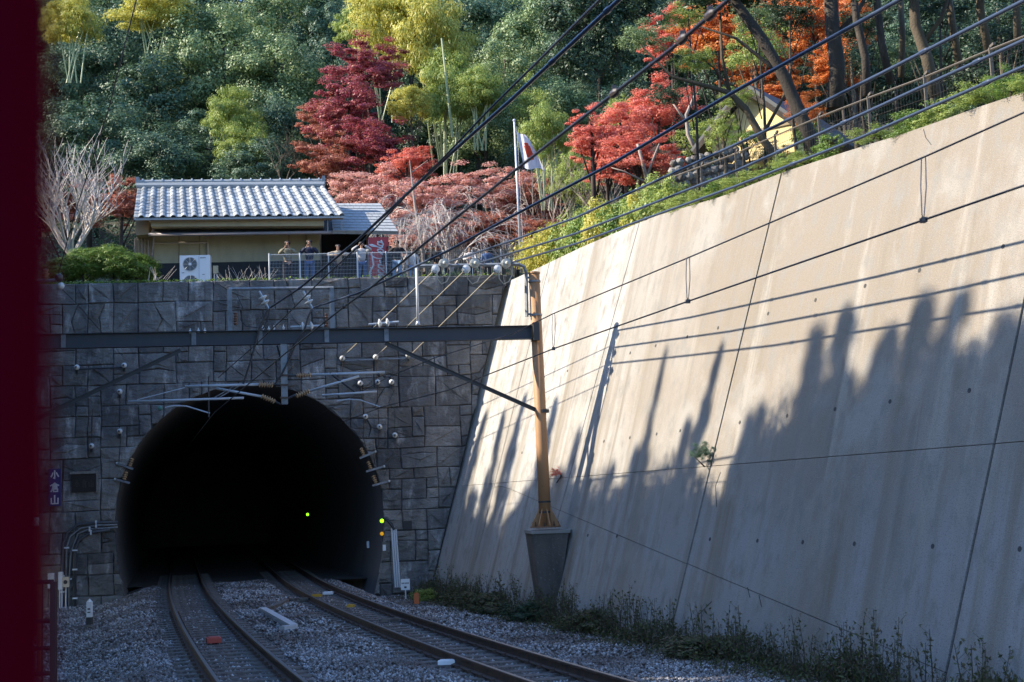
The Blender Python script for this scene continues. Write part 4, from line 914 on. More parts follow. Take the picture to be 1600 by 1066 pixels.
ever = [  # back rows of the forest: px, py, Y, rx, rz, material, where
 (70, 40, 92, 85, 80, L_ever2, 'at the top left corner'), (60, 150, 84, 80, 85, L_ever, 'at the far left, above the bare tree'), (140, 230, 78, 85, 75, L_ever, 'behind the bare tree'),
 (150, 130, 88, 80, 80, L_ever, 'left of the sloping thin wire'), (235, 60, 92, 85, 70, L_ever, 'at the top, right of the thin wire'), (245, 165, 84, 90, 75, L_ever, 'above the left end of the tiled roof'),
 (250, 260, 76, 80, 60, L_ever, 'just behind the left end of the tiled roof'), (330, 235, 78, 75, 60, L_ever, 'low behind the tiled roof'), (350, 95, 84, 85, 85, L_ever2, 'pale crowned, at the top above the tiled roof'),
 (430, 130, 82, 80, 75, L_ever2, 'above the tiled roof near the crimson maple'), (440, 30, 92, 85, 65, L_ever2, 'at the top, upper middle left'), (345, 10, 96, 80, 55, L_ever, 'at the top edge over the roof'),
 (450, 220, 76, 65, 65, L_ever, 'left of the crimson maple'), (510, 60, 90, 60, 65, L_ever, 'above the crimson maple'), (400, 265, 72, 60, 45, L_ever, 'just above the middle of the tiled roof'),
 (740, 50, 92, 80, 75, L_ever, 'right of the yellow bamboo at the top'), (790, 130, 82, 75, 75, L_ever2, 'between bamboo and the flagpole top'), (760, 200, 76, 65, 55, L_ever2, 'just left of the flagpole top'),
 (850, 60, 86, 75, 75, L_ever2, 'above the flagpole'), (930, 60, 80, 70, 70, L_ever, 'behind the dark overhanging branches'), (640, 20, 100, 90, 60, L_ever, 'far back behind the yellow bamboo'),
 (580, 40, 98, 80, 70, L_ever, 'far back above the crimson maple'), (700, 220, 80, 70, 60, L_dark, 'dark, behind the pale weeping twigs'), (600, 230, 82, 70, 60, L_dark, 'dark, behind the crimson maple'),
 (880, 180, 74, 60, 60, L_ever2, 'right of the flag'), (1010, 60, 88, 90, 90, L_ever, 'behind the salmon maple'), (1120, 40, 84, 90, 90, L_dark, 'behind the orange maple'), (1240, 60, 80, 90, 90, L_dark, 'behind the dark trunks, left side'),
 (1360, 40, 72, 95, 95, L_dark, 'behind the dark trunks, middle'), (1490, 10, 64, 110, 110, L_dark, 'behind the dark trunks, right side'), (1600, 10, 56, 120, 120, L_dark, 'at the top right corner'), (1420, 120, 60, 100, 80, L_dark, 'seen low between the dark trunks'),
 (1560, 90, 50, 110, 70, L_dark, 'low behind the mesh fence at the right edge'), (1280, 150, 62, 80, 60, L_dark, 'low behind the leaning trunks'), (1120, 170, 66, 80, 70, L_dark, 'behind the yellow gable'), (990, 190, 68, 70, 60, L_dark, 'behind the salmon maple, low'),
 (310, 150, 90, 80, 70, L_ever, 'in the middle of the hill over the roof'), (500, 150, 88, 70, 80, L_ever, 'directly behind the crimson maple'), (860, 250, 70, 60, 50, L_ever, 'low behind the flagpole'), (180, 20, 98, 90, 60, L_ever, 'far back at the upper left')]
for px, py, Y, rx, rz, mt, wh in ever:
    tpx('ever', px, py, Y, rx*1.15, rz*1.2, mt, {L_ever: 'dark blue green', L_ever2: 'sunlit mid green', L_dark: 'deep green'}[mt]+' evergreen tree '+wh, name='evergreen_tree', grp=E_)
for px, py, Y, rx, rz, mt, lab in ((115, 35, 80, 45, 50, L_yel, 'yellow bamboo clump at the upper left'), (240, 20, 84, 60, 40, L_yel, 'yellow bamboo clump at the top, crossed by the thin wire'), (362, 185, 74, 42, 55, L_ygr, 'yellow green bamboo clump above the roof ridge'), (385, 235, 73, 45, 50, L_ygr, 'low green bamboo clump behind the roof ridge'),
        (610, 40, 76, 70, 80, L_yel, 'large yellow bamboo clump above the crimson maple'), (680, 70, 74, 60, 100, L_yel, 'tall yellow bamboo clump with visible culms'), (700, 150, 72, 48, 70, L_ygr, 'yellow green bamboo under the tall clump'), (560, 50, 82, 40, 40, L_ygr, 'small bright bamboo tuft atop the crimson maple'), (855, 215, 58, 40, 60, L_ygr, 'bright bamboo clump right of the flagpole'), (895, 285, 56, 36, 45, L_ygr, 'bright low bamboo clump by the end of the wall'), (750, 150, 70, 40, 45, L_ygr, 'green bamboo clump left above the flagpole')):
    t = tpx('bamboo', px, py, Y, rx*1.15, rz, mt, lab, name='bamboo_clump', grp='bamboo clumps on the hill', trunk=False); s = F/Y
    for j in range(6):
        a = at(px+random.uniform(-.5, .5)*rx*.5, py+rz*1.9, Y); e = at(px+random.uniform(-.8, .8)*rx, py-rz*.5, Y); b = MB(); b.tube([a, (a+e)/2+np.array([random.uniform(-.1, .1), 0, .3]), e], [.05, .045, .015], 5); b.build('culm', M_culm, t)
for px, py, Y, rx, rz, mt, lab in ((640, 166, 68, 38, 30, L_yel, 'round yellow green tree beside the crimson maple'), (880, 270, 60, 55, 60, L_ygr, 'loose yellow green tree right of the flag'), (835, 170, 70, 45, 60, L_ygr, 'slender yellow green tree above the flag'), (920, 300, 55, 50, 45, L_ygr, 'yellow green tree at the end of the wall top'),
        (1100, 215, 50, 50, 38, L_ygr, 'small green tree beneath the salmon maple'), (965, 180, 58, 38, 42, L_ygr, 'sparse yellow green tree left of the salmon maple'), (1128, 205, 42, 34, 34, L_ygr, 'sparse green tree just left of the cream gable'), (1262, 215, 38, 36, 30, L_bush, 'green shrubby tree right of the cream gable'), (1180, 70, 44, 55, 60, L_ygr, 'thin green tree among the leaning trunks'), (1330, 100, 44, 50, 40, L_dark, 'leafy understorey tree between the dark trunks'), (1440, 50, 40, 60, 60, L_ever, 'leafy green tree high between the dark trunks'), (1560, 40, 38, 60, 60, L_dark, 'leafy green tree at the right edge')):
    tpx('hedge' if 'round' in lab else 'loose', px, py, Y, rx, rz, mt, lab, name='leafy_tree', grp='light green trees', r0=.1, bark=M_barkm)
MP = 'autumn maples'
for px, py, Y, rx, rz, mt, lab in ((575, 110, 70, 62, 48, L_crim, 'crimson maple, its top by the yellow bamboo'), (545, 180, 68, 62, 55, L_crim, 'crimson maple in the middle of the tall red group'), (590, 235, 66, 62, 48, L_crim, 'crimson maple low in the red group'), (510, 255, 66, 50, 45, L_rust, 'rust coloured maple behind the right end of the tiled roof'), (500, 190, 70, 34, 32, L_rust, 'small rust maple at the left side of the red group'),
        (635, 258, 62, 42, 28, L_salm, 'bright red maple above the slate roof'), (600, 310, 60, 45, 45, L_pink, 'pale pink maple right behind the slate roof'), (660, 320, 59, 58, 45, L_pink, 'pale pink maple left of the tall bare tree'), (740, 300, 60, 62, 42, L_pink, 'pale pink maple right of the tall bare tree'), (700, 370, 57, 60, 32, L_rust, 'rust maple behind the fence, left'), (780, 365, 57, 60, 35, L_rust, 'rust maple behind the fence, by the flagpole'),
        (830, 320, 60, 45, 45, L_rust, 'rust maple right behind the flagpole'), (640, 380, 56, 40, 25, L_pink, 'pink maple low beside the vending machine'), (850, 370, 55, 40, 30, L_rust, 'dark red maple at the end of the fence'),
        (970, 215, 50, 62, 52, L_salm, 'large salmon red maple over the wall top'), (1030, 175, 52, 60, 48, L_salm, 'salmon maple behind the crossing cables'), (950, 265, 50, 35, 28, L_salm, 'lower salmon maple spray'), (1120, 50, 56, 70, 60, L_oran, 'orange maple at the top beside the leaning trunk'), (1190, 110, 56, 65, 45, L_oran, 'orange maple behind the leaning trunk'), (1270, 40, 58, 60, 70, L_oran, 'orange maple behind the thick dark trunk'),
        (1160, 20, 60, 75, 50, L_oran, 'orange maple highest, left of the leaning dark trunk'), (1215, 150, 50, 55, 38, L_oran, 'orange maple low between the trunks above the gable'), (1310, 110, 54, 50, 42, L_oran, 'orange maple right of the thickest trunk'), (1000, 245, 46, 60, 40, L_salm, 'salmon maple lowest, hanging over the shed'), (925, 215, 48, 38, 45, L_salm, 'salmon maple leftmost, toward the flag'), (560, 300, 61, 45, 35, L_pink, 'pale pink maple just behind the slate roof ridge'), (805, 300, 62, 50, 38, L_pink, 'pale pink maple far right, behind the flag'), (1050, 60, 60, 50, 45, L_salm, 'red maple at the top above the salmon one'), (1330, 30, 56, 45, 55, L_oran, 'orange maple seen between dark trunks'), (100, 320, 60, 60, 45, L_rust, 'dim rust maple behind the bare tree'), (190, 320, 62, 45, 40, L_rust, 'dim rust maple left of the house'), (1240, 190, 46, 45, 32, L_oran, 'low orange maple behind the yellow gable')):
    tpx('maple', px, py, Y, rx*1.22, rz*1.22, mt, lab, name='maple_tree', grp=MP, r0=.12)
# branches of a dark large-leaved tree hanging in from above
def hanging(px, py, Y, rx, rz, lab, mt=L_dark): return tpx('bush', px, py, Y, rx, rz, mt, lab, name='overhanging_tree', grp='dark trees leaning over the wall', trunk=False)

# forest filling the upper slope behind the named trees
RF = random.Random(77); k_ = 0
for row, (Y, z0) in enumerate(((100, 300), (108, 190), (112, 90), (116, 0))):
    for px in range(-120, 1760, 105):
        if row == 0 and px > 1250: continue
        x_ = px+RF.uniform(-25, 25); k_ += 1
        where = ['beyond the left edge', 'at the left edge', 'above the bare tree', 'above the roof left end', 'above the roof middle', 'left of the crimson maple', 'above the crimson maple', 'behind the tall bamboo', 'above the flagpole', 'behind the dark overhanging crown', 'behind the salmon maple', 'behind the orange maple', 'above the cream gable', 'behind the thickest trunk', 'behind the slim trunks', 'behind the curving trunk', 'near the right edge', 'beyond the right edge'][(px+120)//105]
        tpx('ever', x_, z0-30+RF.uniform(-25, 25), Y+RF.uniform(-3, 3), 82, 85, RF.choice((L_ever, L_ever2, L_ever, L_dark)), 'far forest tree high on the slope, '+['lowest', 'second', 'third', 'highest'][row]+' row, '+where, name='forest_tree', grp='far forest trees on the slope', r0=.2)
hp_, hn_ = [], []
hr_ = np.random.default_rng(12)
for k in range(60000):
    x = hr_.uniform(-42, 45); y = hr_.uniform(56, 104); z = terr(x, y); hp_.append((x, y, z+hr_.random()**2*1.3)); hn_.append(hr_.normal(size=3)+[0, -.3, .8])
hn_ = np.array(hn_); hn_ /= np.linalg.norm(hn_, axis=1, keepdims=True); V, Fq = leaf_cards(np.array(hp_), hn_, .24, .5, hr_)
o = bpy.data.objects.new('undergrowth', fast_mesh('undergrowth', V, Fq, L_ever)); link(o); o['kind'] = 'stuff'

# recursive bare trees
def bare_tree(base, h, spread, mt, lab, seed, n0=5, r0=.09, lev=5, droop=0, name='bare_tree', maxn=2600, rmin=.007):
    r = random.Random(seed); b = MB(); cnt = [0]
    def br(p, d, L_, ra, lv):
        cnt[0] += 1
        if cnt[0] > maxn: return
        pts = [p]; q = p; dd = d.copy(); k = 3
        for i in range(k):
            dd = dd+np.array([r.uniform(-.16, .16), r.uniform(-.16, .16), (.10 if not droop else -droop*(lev-lv+1)*.12)]); dd /= np.linalg.norm(dd); q = q+dd*L_/k; pts.append(q)
        b.tube(pts, [ra, ra*.82, ra*.62, ra*.42], 5 if lv > 2 else 3, cap=False)
        if lv == 0: return
        for i in range(r.choice((3, 4, 4)) if lv > 1 else 4):
            f_ = .35+.65*(i+1)/4; s = pts[min(3, int(f_*3))]; a = r.uniform(0, 6.28); nd = dd+np.array([math.cos(a)*.62, math.sin(a)*.62, r.uniform(-.15, .3)]); nd /= np.linalg.norm(nd)
            br(s, nd, L_*r.uniform(.60, .88), max(ra*.52, rmin), lv-1)
    for i in range(n0):
        a = 6.28*i/n0+r.uniform(-.4, .4); d = np.array([math.cos(a)*spread, math.sin(a)*spread*.6, 1.]); d /= np.linalg.norm(d); br(np.array(base, float), d, h*.36, r0, lev)
    t = thing(name, base, lab, 'tree', 'bare trees on the terrace'); b.build('branches', mt, t); return t
bare_tree(at(112, 402, 49.5), 5.6, .8, M_twig, 'leafless pale grey tree with dense twigs above the green bush', 3, 8, .07, 3, maxn=1600, rmin=.014)
bare_tree(at(705, 425, 55), 5.6, .45, M_twig, 'pale weeping tree with drooping bare twigs above the fence', 5, 4, .05, 4, droop=.6, name='weeping_tree', maxn=1500)
bare_tree(at(790, 420, 56), 5.2, .6, M_twig, 'bare weeping tree just left of the flagpole', 6, 4, .045, 4, droop=.55, name='weeping_tree', maxn=700)
bare_tree(at(620, 425, 58), 6.2, .6, M_twig, 'pale weeping tree behind the slate roof', 16, 4, .04, 4, droop=.55, name='weeping_tree', maxn=600)
bare_tree(at(870, 400, 55), 5.5, .5, M_barkl, 'slender bare tree right of the flagpole', 8, 4, .05, 3, maxn=200)
bare_tree(at(940, 380, 53), 5.0, .5, M_barkl, 'slender bare tree at the end of the wall top', 9, 3, .05, 3, maxn=150)
bare_tree(at(440, 300, 66), 5.0, .5, M_barkm, 'thin dark bare tree behind the tiled roof', 10, 3, .04, 3, maxn=120)
b = MB(); q0, q1 = at(664, 425, 54), at(640, 250, 54); t = thing('slim_tree', q0, 'tall slim pale trunk standing behind the fence', 'tree'); b.tube([q0, at(658, 380, 54), at(648, 320, 54), q1], [.09, .08, .06, .02], 6)
for k in range(6): s_ = at(655-k*2.5, 370-k*20, 54); b.tube([s_, s_+np.array([random.choice((-1, 1))*.7, 0, .5])], [.025, .008], 4)
b.build('trunk', M_barkl, t)
b = MB(); q0 = at(700, 210, 70); t = thing('tall_bamboo_culm', q0, 'single pale culm under the yellow bamboo', 'bamboo'); b.tube([at(707, 215, 70), at(700, 150, 70), at(690, 60, 70)], [.09, .08, .05], 6); b.build('culm', M_culm, t)

# ---- dark trunks on the right, standing behind the wall top fence
DT = 'dark trunks behind the wall top fence'
def rtrunk(pts, Y, r0, r1, lab, mt=M_bark, limbs=(), crown=None):
    P = [at(x, y, Y) for x, y in pts]; t = thing('leaning_tree', P[0], lab, 'tree', DT)
    R_ = list(np.linspace(r0*.85, r1*.85, len(P))); b = MB(); b.tube(P, R_, 9); 
    for lp, a, c in limbs: b.tube([at(x, y, Y) for x, y in lp], list(np.linspace(a, c, len(lp))), 6)
    b.build('trunk', mt, t, smooth=True)
    for (cx, cy, dY, rx, rz, kind, lm) in (crown or []):
        c = at(cx, cy, Y+dY); s = F/(Y+dY); me = CR[kind, int(cx) % 3]
        if not me.materials: me.materials.append(lm)
        o = bpy.data.objects.new('crown', me); o.material_slots[0].link = 'OBJECT'; o.material_slots[0].material = lm; link(o, t); o.location = [float(q) for q in (c-P[0])]; o.scale = [rx/s, rx/s, rz/s]; o.rotation_euler = (0, 0, random.uniform(0, 6))
rtrunk([(1228, 268), (1190, 215), (1165, 170), (1140, 145), (1105, 135), (1050, 120), (1000, 70)], 34, .14, .03, 'mossy leaning trunk bending left over the wall top', M_barkm, [([(1140, 145), (1128, 90), (1125, 20)], .06, .03), ([(1165, 175), (1150, 160), (1120, 110), (1060, 60)], .05, .015), ([(1190, 215), (1225, 150), (1240, 90)], .06, .02)],
       [(1085, 95, 0, 40, 26, 'loose', L_ygr), (1040, 150, 0, 30, 28, 'loose', L_dark), (1010, 60, 0, 45, 32, 'loose', L_ever2)])
rtrunk([(1285, 250), (1255, 190), (1225, 120), (1190, 60), (1150, 5), (1120, -60)], 33, .22, .13, 'thick dark trunk leaning left towards the top', M_bark, [([(1225, 120), (1200, 100), (1150, 60), (1090, 40)], .07, .02)], [(1130, -20, 0, 80, 45, 'bush', L_dark)])
rtrunk([(1305, 170), (1308, 100), (1300, 40), (1296, -60)], 33, .25, .2, 'thickest upright dark trunk above the fence', M_bark, [([(1300, 60), (1340, 20), (1370, -40)], .08, .04)], [(1300, -60, 0, 110, 60, 'bush', L_dark)])
rtrunk([(1355, 150), (1352, 90), (1338, 30), (1330, -50)], 32, .13, .1, 'slim dark trunk right of the thickest one', M_bark)
rtrunk([(1392, 130), (1378, 70), (1370, 0), (1365, -60)], 33, .12, .1, 'slim dark trunk, second right of the thickest one', M_bark)
rtrunk([(1408, 120), (1410, 60), (1405, -50)], 34, .10, .09, 'narrow straight trunk beside the mid slope trees', M_barkm)
rtrunk([(1462, 150), (1448, 90), (1430, 40), (1425, -60)], 30, .17, .13, 'curving mossy trunk in front of the mesh fence', M_barkm, [([(1440, 70), (1470, 30), (1490, -30)], .07, .04)], [(1420, -50, 0, 110, 50, 'bush', L_dark)])
rtrunk([(1500, 110), (1490, 50), (1475, -50)], 31, .11, .1, 'pale trunk near the right edge, leaning slightly', M_barkm)
rtrunk([(1545, 80), (1532, 20), (1530, -50)], 29, .12, .1, 'mossy trunk second from the right edge', M_barkm)
rtrunk([(1590, 60), (1588, 0), (1590, -60)], 28, .10, .08, 'mossy trunk at the right edge', M_barkm, (), [(1560, -60, 0, 120, 50, 'bush', L_dark)])
rtrunk([(1095, 250), (1075, 210), (1072, 180), (1085, 150)], 44, .10, .05, 'small pale trunk under the salmon maple', M_barkl, [([(1072, 190), (1050, 160)], .05, .02)])
rtrunk([(1012, 285), (1003, 250), (996, 225)], 45, .09, .05, 'pale forked trunk of the salmon maple', M_barkl, [([(1010, 280), (1020, 250), (1030, 225)], .06, .03), ([(1010, 285), (975, 268), (955, 262)], .04, .015)])
rtrunk([(940, -80), (930, -20), (915, 40), (900, 90)], 40, .12, .03, 'dark large leaved tree hanging in from the top', M_bark, [([(925, 0), (950, 40), (970, 110)], .05, .015), ([(918, 40), (880, 70)], .04, .01)], [(905, 20, 0, 62, 50, 'bush', L_dark), (895, 95, 0, 48, 50, 'bush', L_dark), (955, 60, 0, 45, 60, 'bush', L_dark), (980, 10, 0, 50, 40, 'bush', L_dark), (915, 130, 0, 26, 24, 'loose', L_ever)])

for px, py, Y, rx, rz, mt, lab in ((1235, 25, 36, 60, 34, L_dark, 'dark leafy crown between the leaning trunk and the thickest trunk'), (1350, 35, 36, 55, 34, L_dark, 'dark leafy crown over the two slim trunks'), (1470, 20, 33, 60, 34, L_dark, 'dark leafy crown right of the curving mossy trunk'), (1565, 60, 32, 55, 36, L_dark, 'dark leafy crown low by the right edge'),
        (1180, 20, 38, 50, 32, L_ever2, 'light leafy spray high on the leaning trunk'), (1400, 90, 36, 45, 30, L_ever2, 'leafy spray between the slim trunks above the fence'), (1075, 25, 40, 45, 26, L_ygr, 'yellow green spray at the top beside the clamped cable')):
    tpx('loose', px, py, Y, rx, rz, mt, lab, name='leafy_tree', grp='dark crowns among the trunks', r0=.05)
for px, py, rx, rz, mt, lab in ((1165, 215, 30, 22, L_bush, 'small green crown screening the left half of the cream gable'), (1255, 175, 34, 26, L_oran, 'small orange spray over the right roof of the cream gabled house'), (1205, 238, 34, 18, L_dark, 'low dark bush at the foot of the cream gable'), (1150, 150, 34, 22, L_ygr, 'thin green spray above the cream gable')):
    tpx('loose', px, py, 38, rx, rz, mt, lab, name='leafy_tree', grp='small crowns screening the gabled house', r0=.04)
# ------------------------------------------------------------------ wall top: shrubs, fence
SH = 'shrubs along the top of the concrete wall'
i = 0
R2 = random.Random(5)
for k in range(46):
    u = 1.2+k*.68; left_end = k < 18; q = rl(u, wtop(u))+RH*(.35 if not left_end else .9)+np.array([0, 0, .12]); hgt = (1.05 if left_end else .32)*R2.uniform(.75, 1.25)  # left end of the row has taller, partly yellow shrubs
    if k > 30 and R2.random() < .25: continue
    m_ = [L_ygr, L_bush, L_yel][R2.randrange(3)] if left_end else [L_bush, L_ygr, L_ygr, L_bush][R2.randrange(4)]
    wh = ['right at the headwall corner', 'behind the mast top', 'just right of the mast top', 'beside the first thin wall joint', 'below the flag', 'under the slender bare tree', 'below the salmon maple', 'below the little shed', 'left of the rubble wall', 'under the rubble wall', 'left of the long wall joint', 'right at the long wall joint', 'below the cream gable', 'at the foot of the leaning trunk', 'below the thickest trunk', 'right of the thickest trunk', 'below the slim trunks', 'above the forked wall crack', 'below the curving mossy trunk', 'right of the curving mossy trunk', 'left of the pale trunk', 'near the right picture edge', 'at the right picture edge'][k//2]
    tree('bush' if left_end else 'loose', q+np.array([0, 0, hgt*.45]), (.9 if left_end else .7, .6 if left_end else .35, hgt), m_, {'yellow_green_leaf': 'yellow green', 'bush_leaf': 'fresh green', 'yellow_bamboo_leaf': 'golden yellow', 'evergreen_leaf_sunlit': 'mid green'}[m_.name]+(' taller' if hgt > (1.05 if left_end else .32) else ' low')+' leafy shrub '+wh, name='shrub', cat='shrub', grp=SH, basez=q[2]-.2, r0=.03)
# hanging sprig on the wall and small bush in the joint
for px, py, r_, mt, lab in ((1100, 708, 20, L_ever, 'green plant growing from the joint in the concrete wall'), (869, 738, 9, L_salm, 'small red leaved sprig on the wall beside the mast')):
    c = rw(px, py, .18); s = F/c[1]; t = tree('loose', c, (r_/s*1.1, .2, r_/s*1.1), mt, lab, name='wall_plant', cat='plant', basez=c[2]-.3, r0=.015)
# mesh fence on the wall top
fn = thing('mesh_fence', rl(8, wtop(8))+RH*.9, 'rusty wire mesh fence along the top of the concrete wall', 'fence')
uu = list(np.arange(8.5, 34, 2.0))
for a, c in zip(uu[:-1], uu[1:]):
    A = rl(a, wtop(a))+RH*.9; B = rl(c, wtop(c))+RH*.9; e = (B-A)/np.linalg.norm(B-A)
    b = MB(); b.box(A+Z3*.62, (.05, .05, 1.5)); b.box(A+Z3*1.42+RH*.06, (.05, .2, .05)); b.build('post', M_rfen, fn)
    b = MB()
    for z in (.1, .3, .5, .7, .9, 1.1, 1.3): b.tube([A+Z3*z, B+Z3*z], .005, 3, False)
    for f_ in np.arange(.03, 1, .05): b.tube([A+(B-A)*f_+Z3*.08, A+(B-A)*f_+Z3*1.32], .0035, 3, False)
    b.tube([A+Z3*1.33, B+Z3*1.33], .018, 5, False); b.build('mesh_panel', M_rfen, fn)
# house with yellow gable in the trees
def box_house(c, ex, wd, dp, hgt, rise, lab, mw, mr, name='house'):
    ex = np.array(ex, float); ex /= np.linalg.norm(ex); ey = np.array([-ex[1], ex[0], 0]); t = thing(name, c, lab, 'house')
    b = MB(); q = [c-ex*wd/2, c+ex*wd/2, c+ex*wd/2+Z3*hgt, c+Z3*(hgt+rise), c-ex*wd/2+Z3*hgt]; b.prism(q, ey*dp); b.build('wall', mw, t)
    for s in (-1, 1):
        A = c+Z3*(hgt+rise+.05)-ey*.4; B = c+ex*s*(wd/2+.5)+Z3*(hgt-.45*rise/wd*2)-ey*.4; n = np.cross(B-A, ey); n /= np.linalg.norm(n); n = n if n[2] > 0 else -n
        b = MB(); b.prism([A+n*.02, B+n*.02, B+n*.16, A+n*.16], ey*(dp+.8)); b.build('roof', mr, t)
        b = MB(); b.prism([A-n*.12-ey*.03, B-n*.12-ey*.03, B+n*.05-ey*.03, A+n*.05-ey*.03], ey*.05); b.build('bargeboard', M_bark, t)
    b = MB(); b.box(c+Z3*hgt-ey*.03, (wd, .04, .08), ex, ey); b.build('timber', M_wood, t); return t
box_house(at(1178, 250, 43), (1, -.75, 0), 3.0, 5, .95, 1.35, 'small house with cream yellow gable among the trunks', mat('cream_gable', (.80, .60, .27), .8), M_dkroof)
box_house(at(1035, 290, 47), (1, -.3, 0), 1.7, 2, .6, .6, 'little wooden shed roof below the salmon maple', M_wood, mat('brown_roof', (.09, .05, .04), .8), 'shed')
b = MB(); R3 = random.Random(3); t = thing('rubble_wall', at(1110, 300, 42), 'pale dry stone wall behind the mesh fence, left of the house', 'stone wall')
for k in range(44):
    x = 1052+(k % 11)*11; y = 292-(k//11)*12-(x-1052)*.22; c = at(x+R3.uniform(-3, 3), y, 42); b = MB(); ball(b, c, R3.uniform(.12, .18), (R3.uniform(-1, 1), -1, R3.uniform(-1, 1)), 6); b.build('stone', M_stone2 if k % 3 else M_sleeper, t)

# ------------------------------------------------------------------ terrace: fence, people, house
TZ = 10.36
def hv(a, v, z): q = HP+HE*a-HN*v; return np.array([q[0], q[1], z])   # v metres behind the headwall face
def hvpx(px, py, v): return hw(px, py, -v)
fe = thing('terrace_fence', hvpx(600, 437, .35), 'light steel mesh fence on top of the headwall with people leaning on it', 'fence')
xs = [421, 469, 514, 559, 604, 649, 694, 739, 784, 806]
for i, (a, c) in enumerate(zip(xs[:-1], xs[1:])):
    aa = toa(hvpx(a, 437, .35)); cc = toa(hvpx(c, 437, .35)); mt = M_fence if i < 5 else M_fenced
    b = MB(); b.tube([hv(aa, .35, TZ), hv(aa, .35, TZ+1.17)], .03 if i in (0, 1, 3, 5) else .02, 6); b.build('post', M_pole, fe)
    b = MB(); st = .052 if i < 5 else .075
    for z in np.arange(.12, 1.16, .135 if i < 5 else .5): b.tube([hv(aa, .35, TZ+z), hv(cc, .35, TZ+z)], .005, 3, False)
    for x in np.arange(aa+st, cc-.01, st): b.tube([hv(x, .35, TZ+.05), hv(x, .35, TZ+1.17)], .0035 if i < 5 else .008, 3, False)
    b.tube([hv(aa, .35, TZ+1.12), hv(cc, .35, TZ+1.12)], .014, 5, False); b.build('mesh_panel', mt, fe)

# people ------------------------------------------------------------
def skin(name, V, E, Rr, mt, parent, sub=1):
    me = bpy.data.meshes.new(name); me.from_pydata([tuple(map(float, v)) for v in V], E, []); o = bpy.data.objects.new(name, me); COL.objects.link(o)
    sm = o.modifiers.new('s', 'SKIN'); sm.use_smooth_shade = True; sm.branch_smoothing = .6
    if not me.skin_vertices: 
        bpy.context.view_layer.objects.active = o
    for i, r_ in enumerate(Rr):
        r2 = r_ if hasattr(r_, '__len__') else (r_, r_); me.skin_vertices[0].data[i].radius = r2; me.skin_vertices[0].data[i].use_root = (i == 0)
    if sub: s = o.modifiers.new('u', 'SUBSURF'); s.levels = sub
    dg = bpy.context.evaluated_depsgraph_get(); ev = o.evaluated_get(dg); nm = bpy.data.meshes.new_from_object(ev); o.modifiers.clear(); o.data = nm; nm.name = name
    nm.materials.clear(); nm.materials.append(mt); nm.polygons.foreach_set('use_smooth', [True]*len(nm.polygons)); o.parent = parent; return o
M_skin = mat('skin', (.42, .25, .18), .6); M_hair = mat('hair', (.02, .015, .013), .6); M_shoe = mat('shoes', (.03, .03, .035), .6); M_eye = mat('eye', (.02, .015, .012), .3)
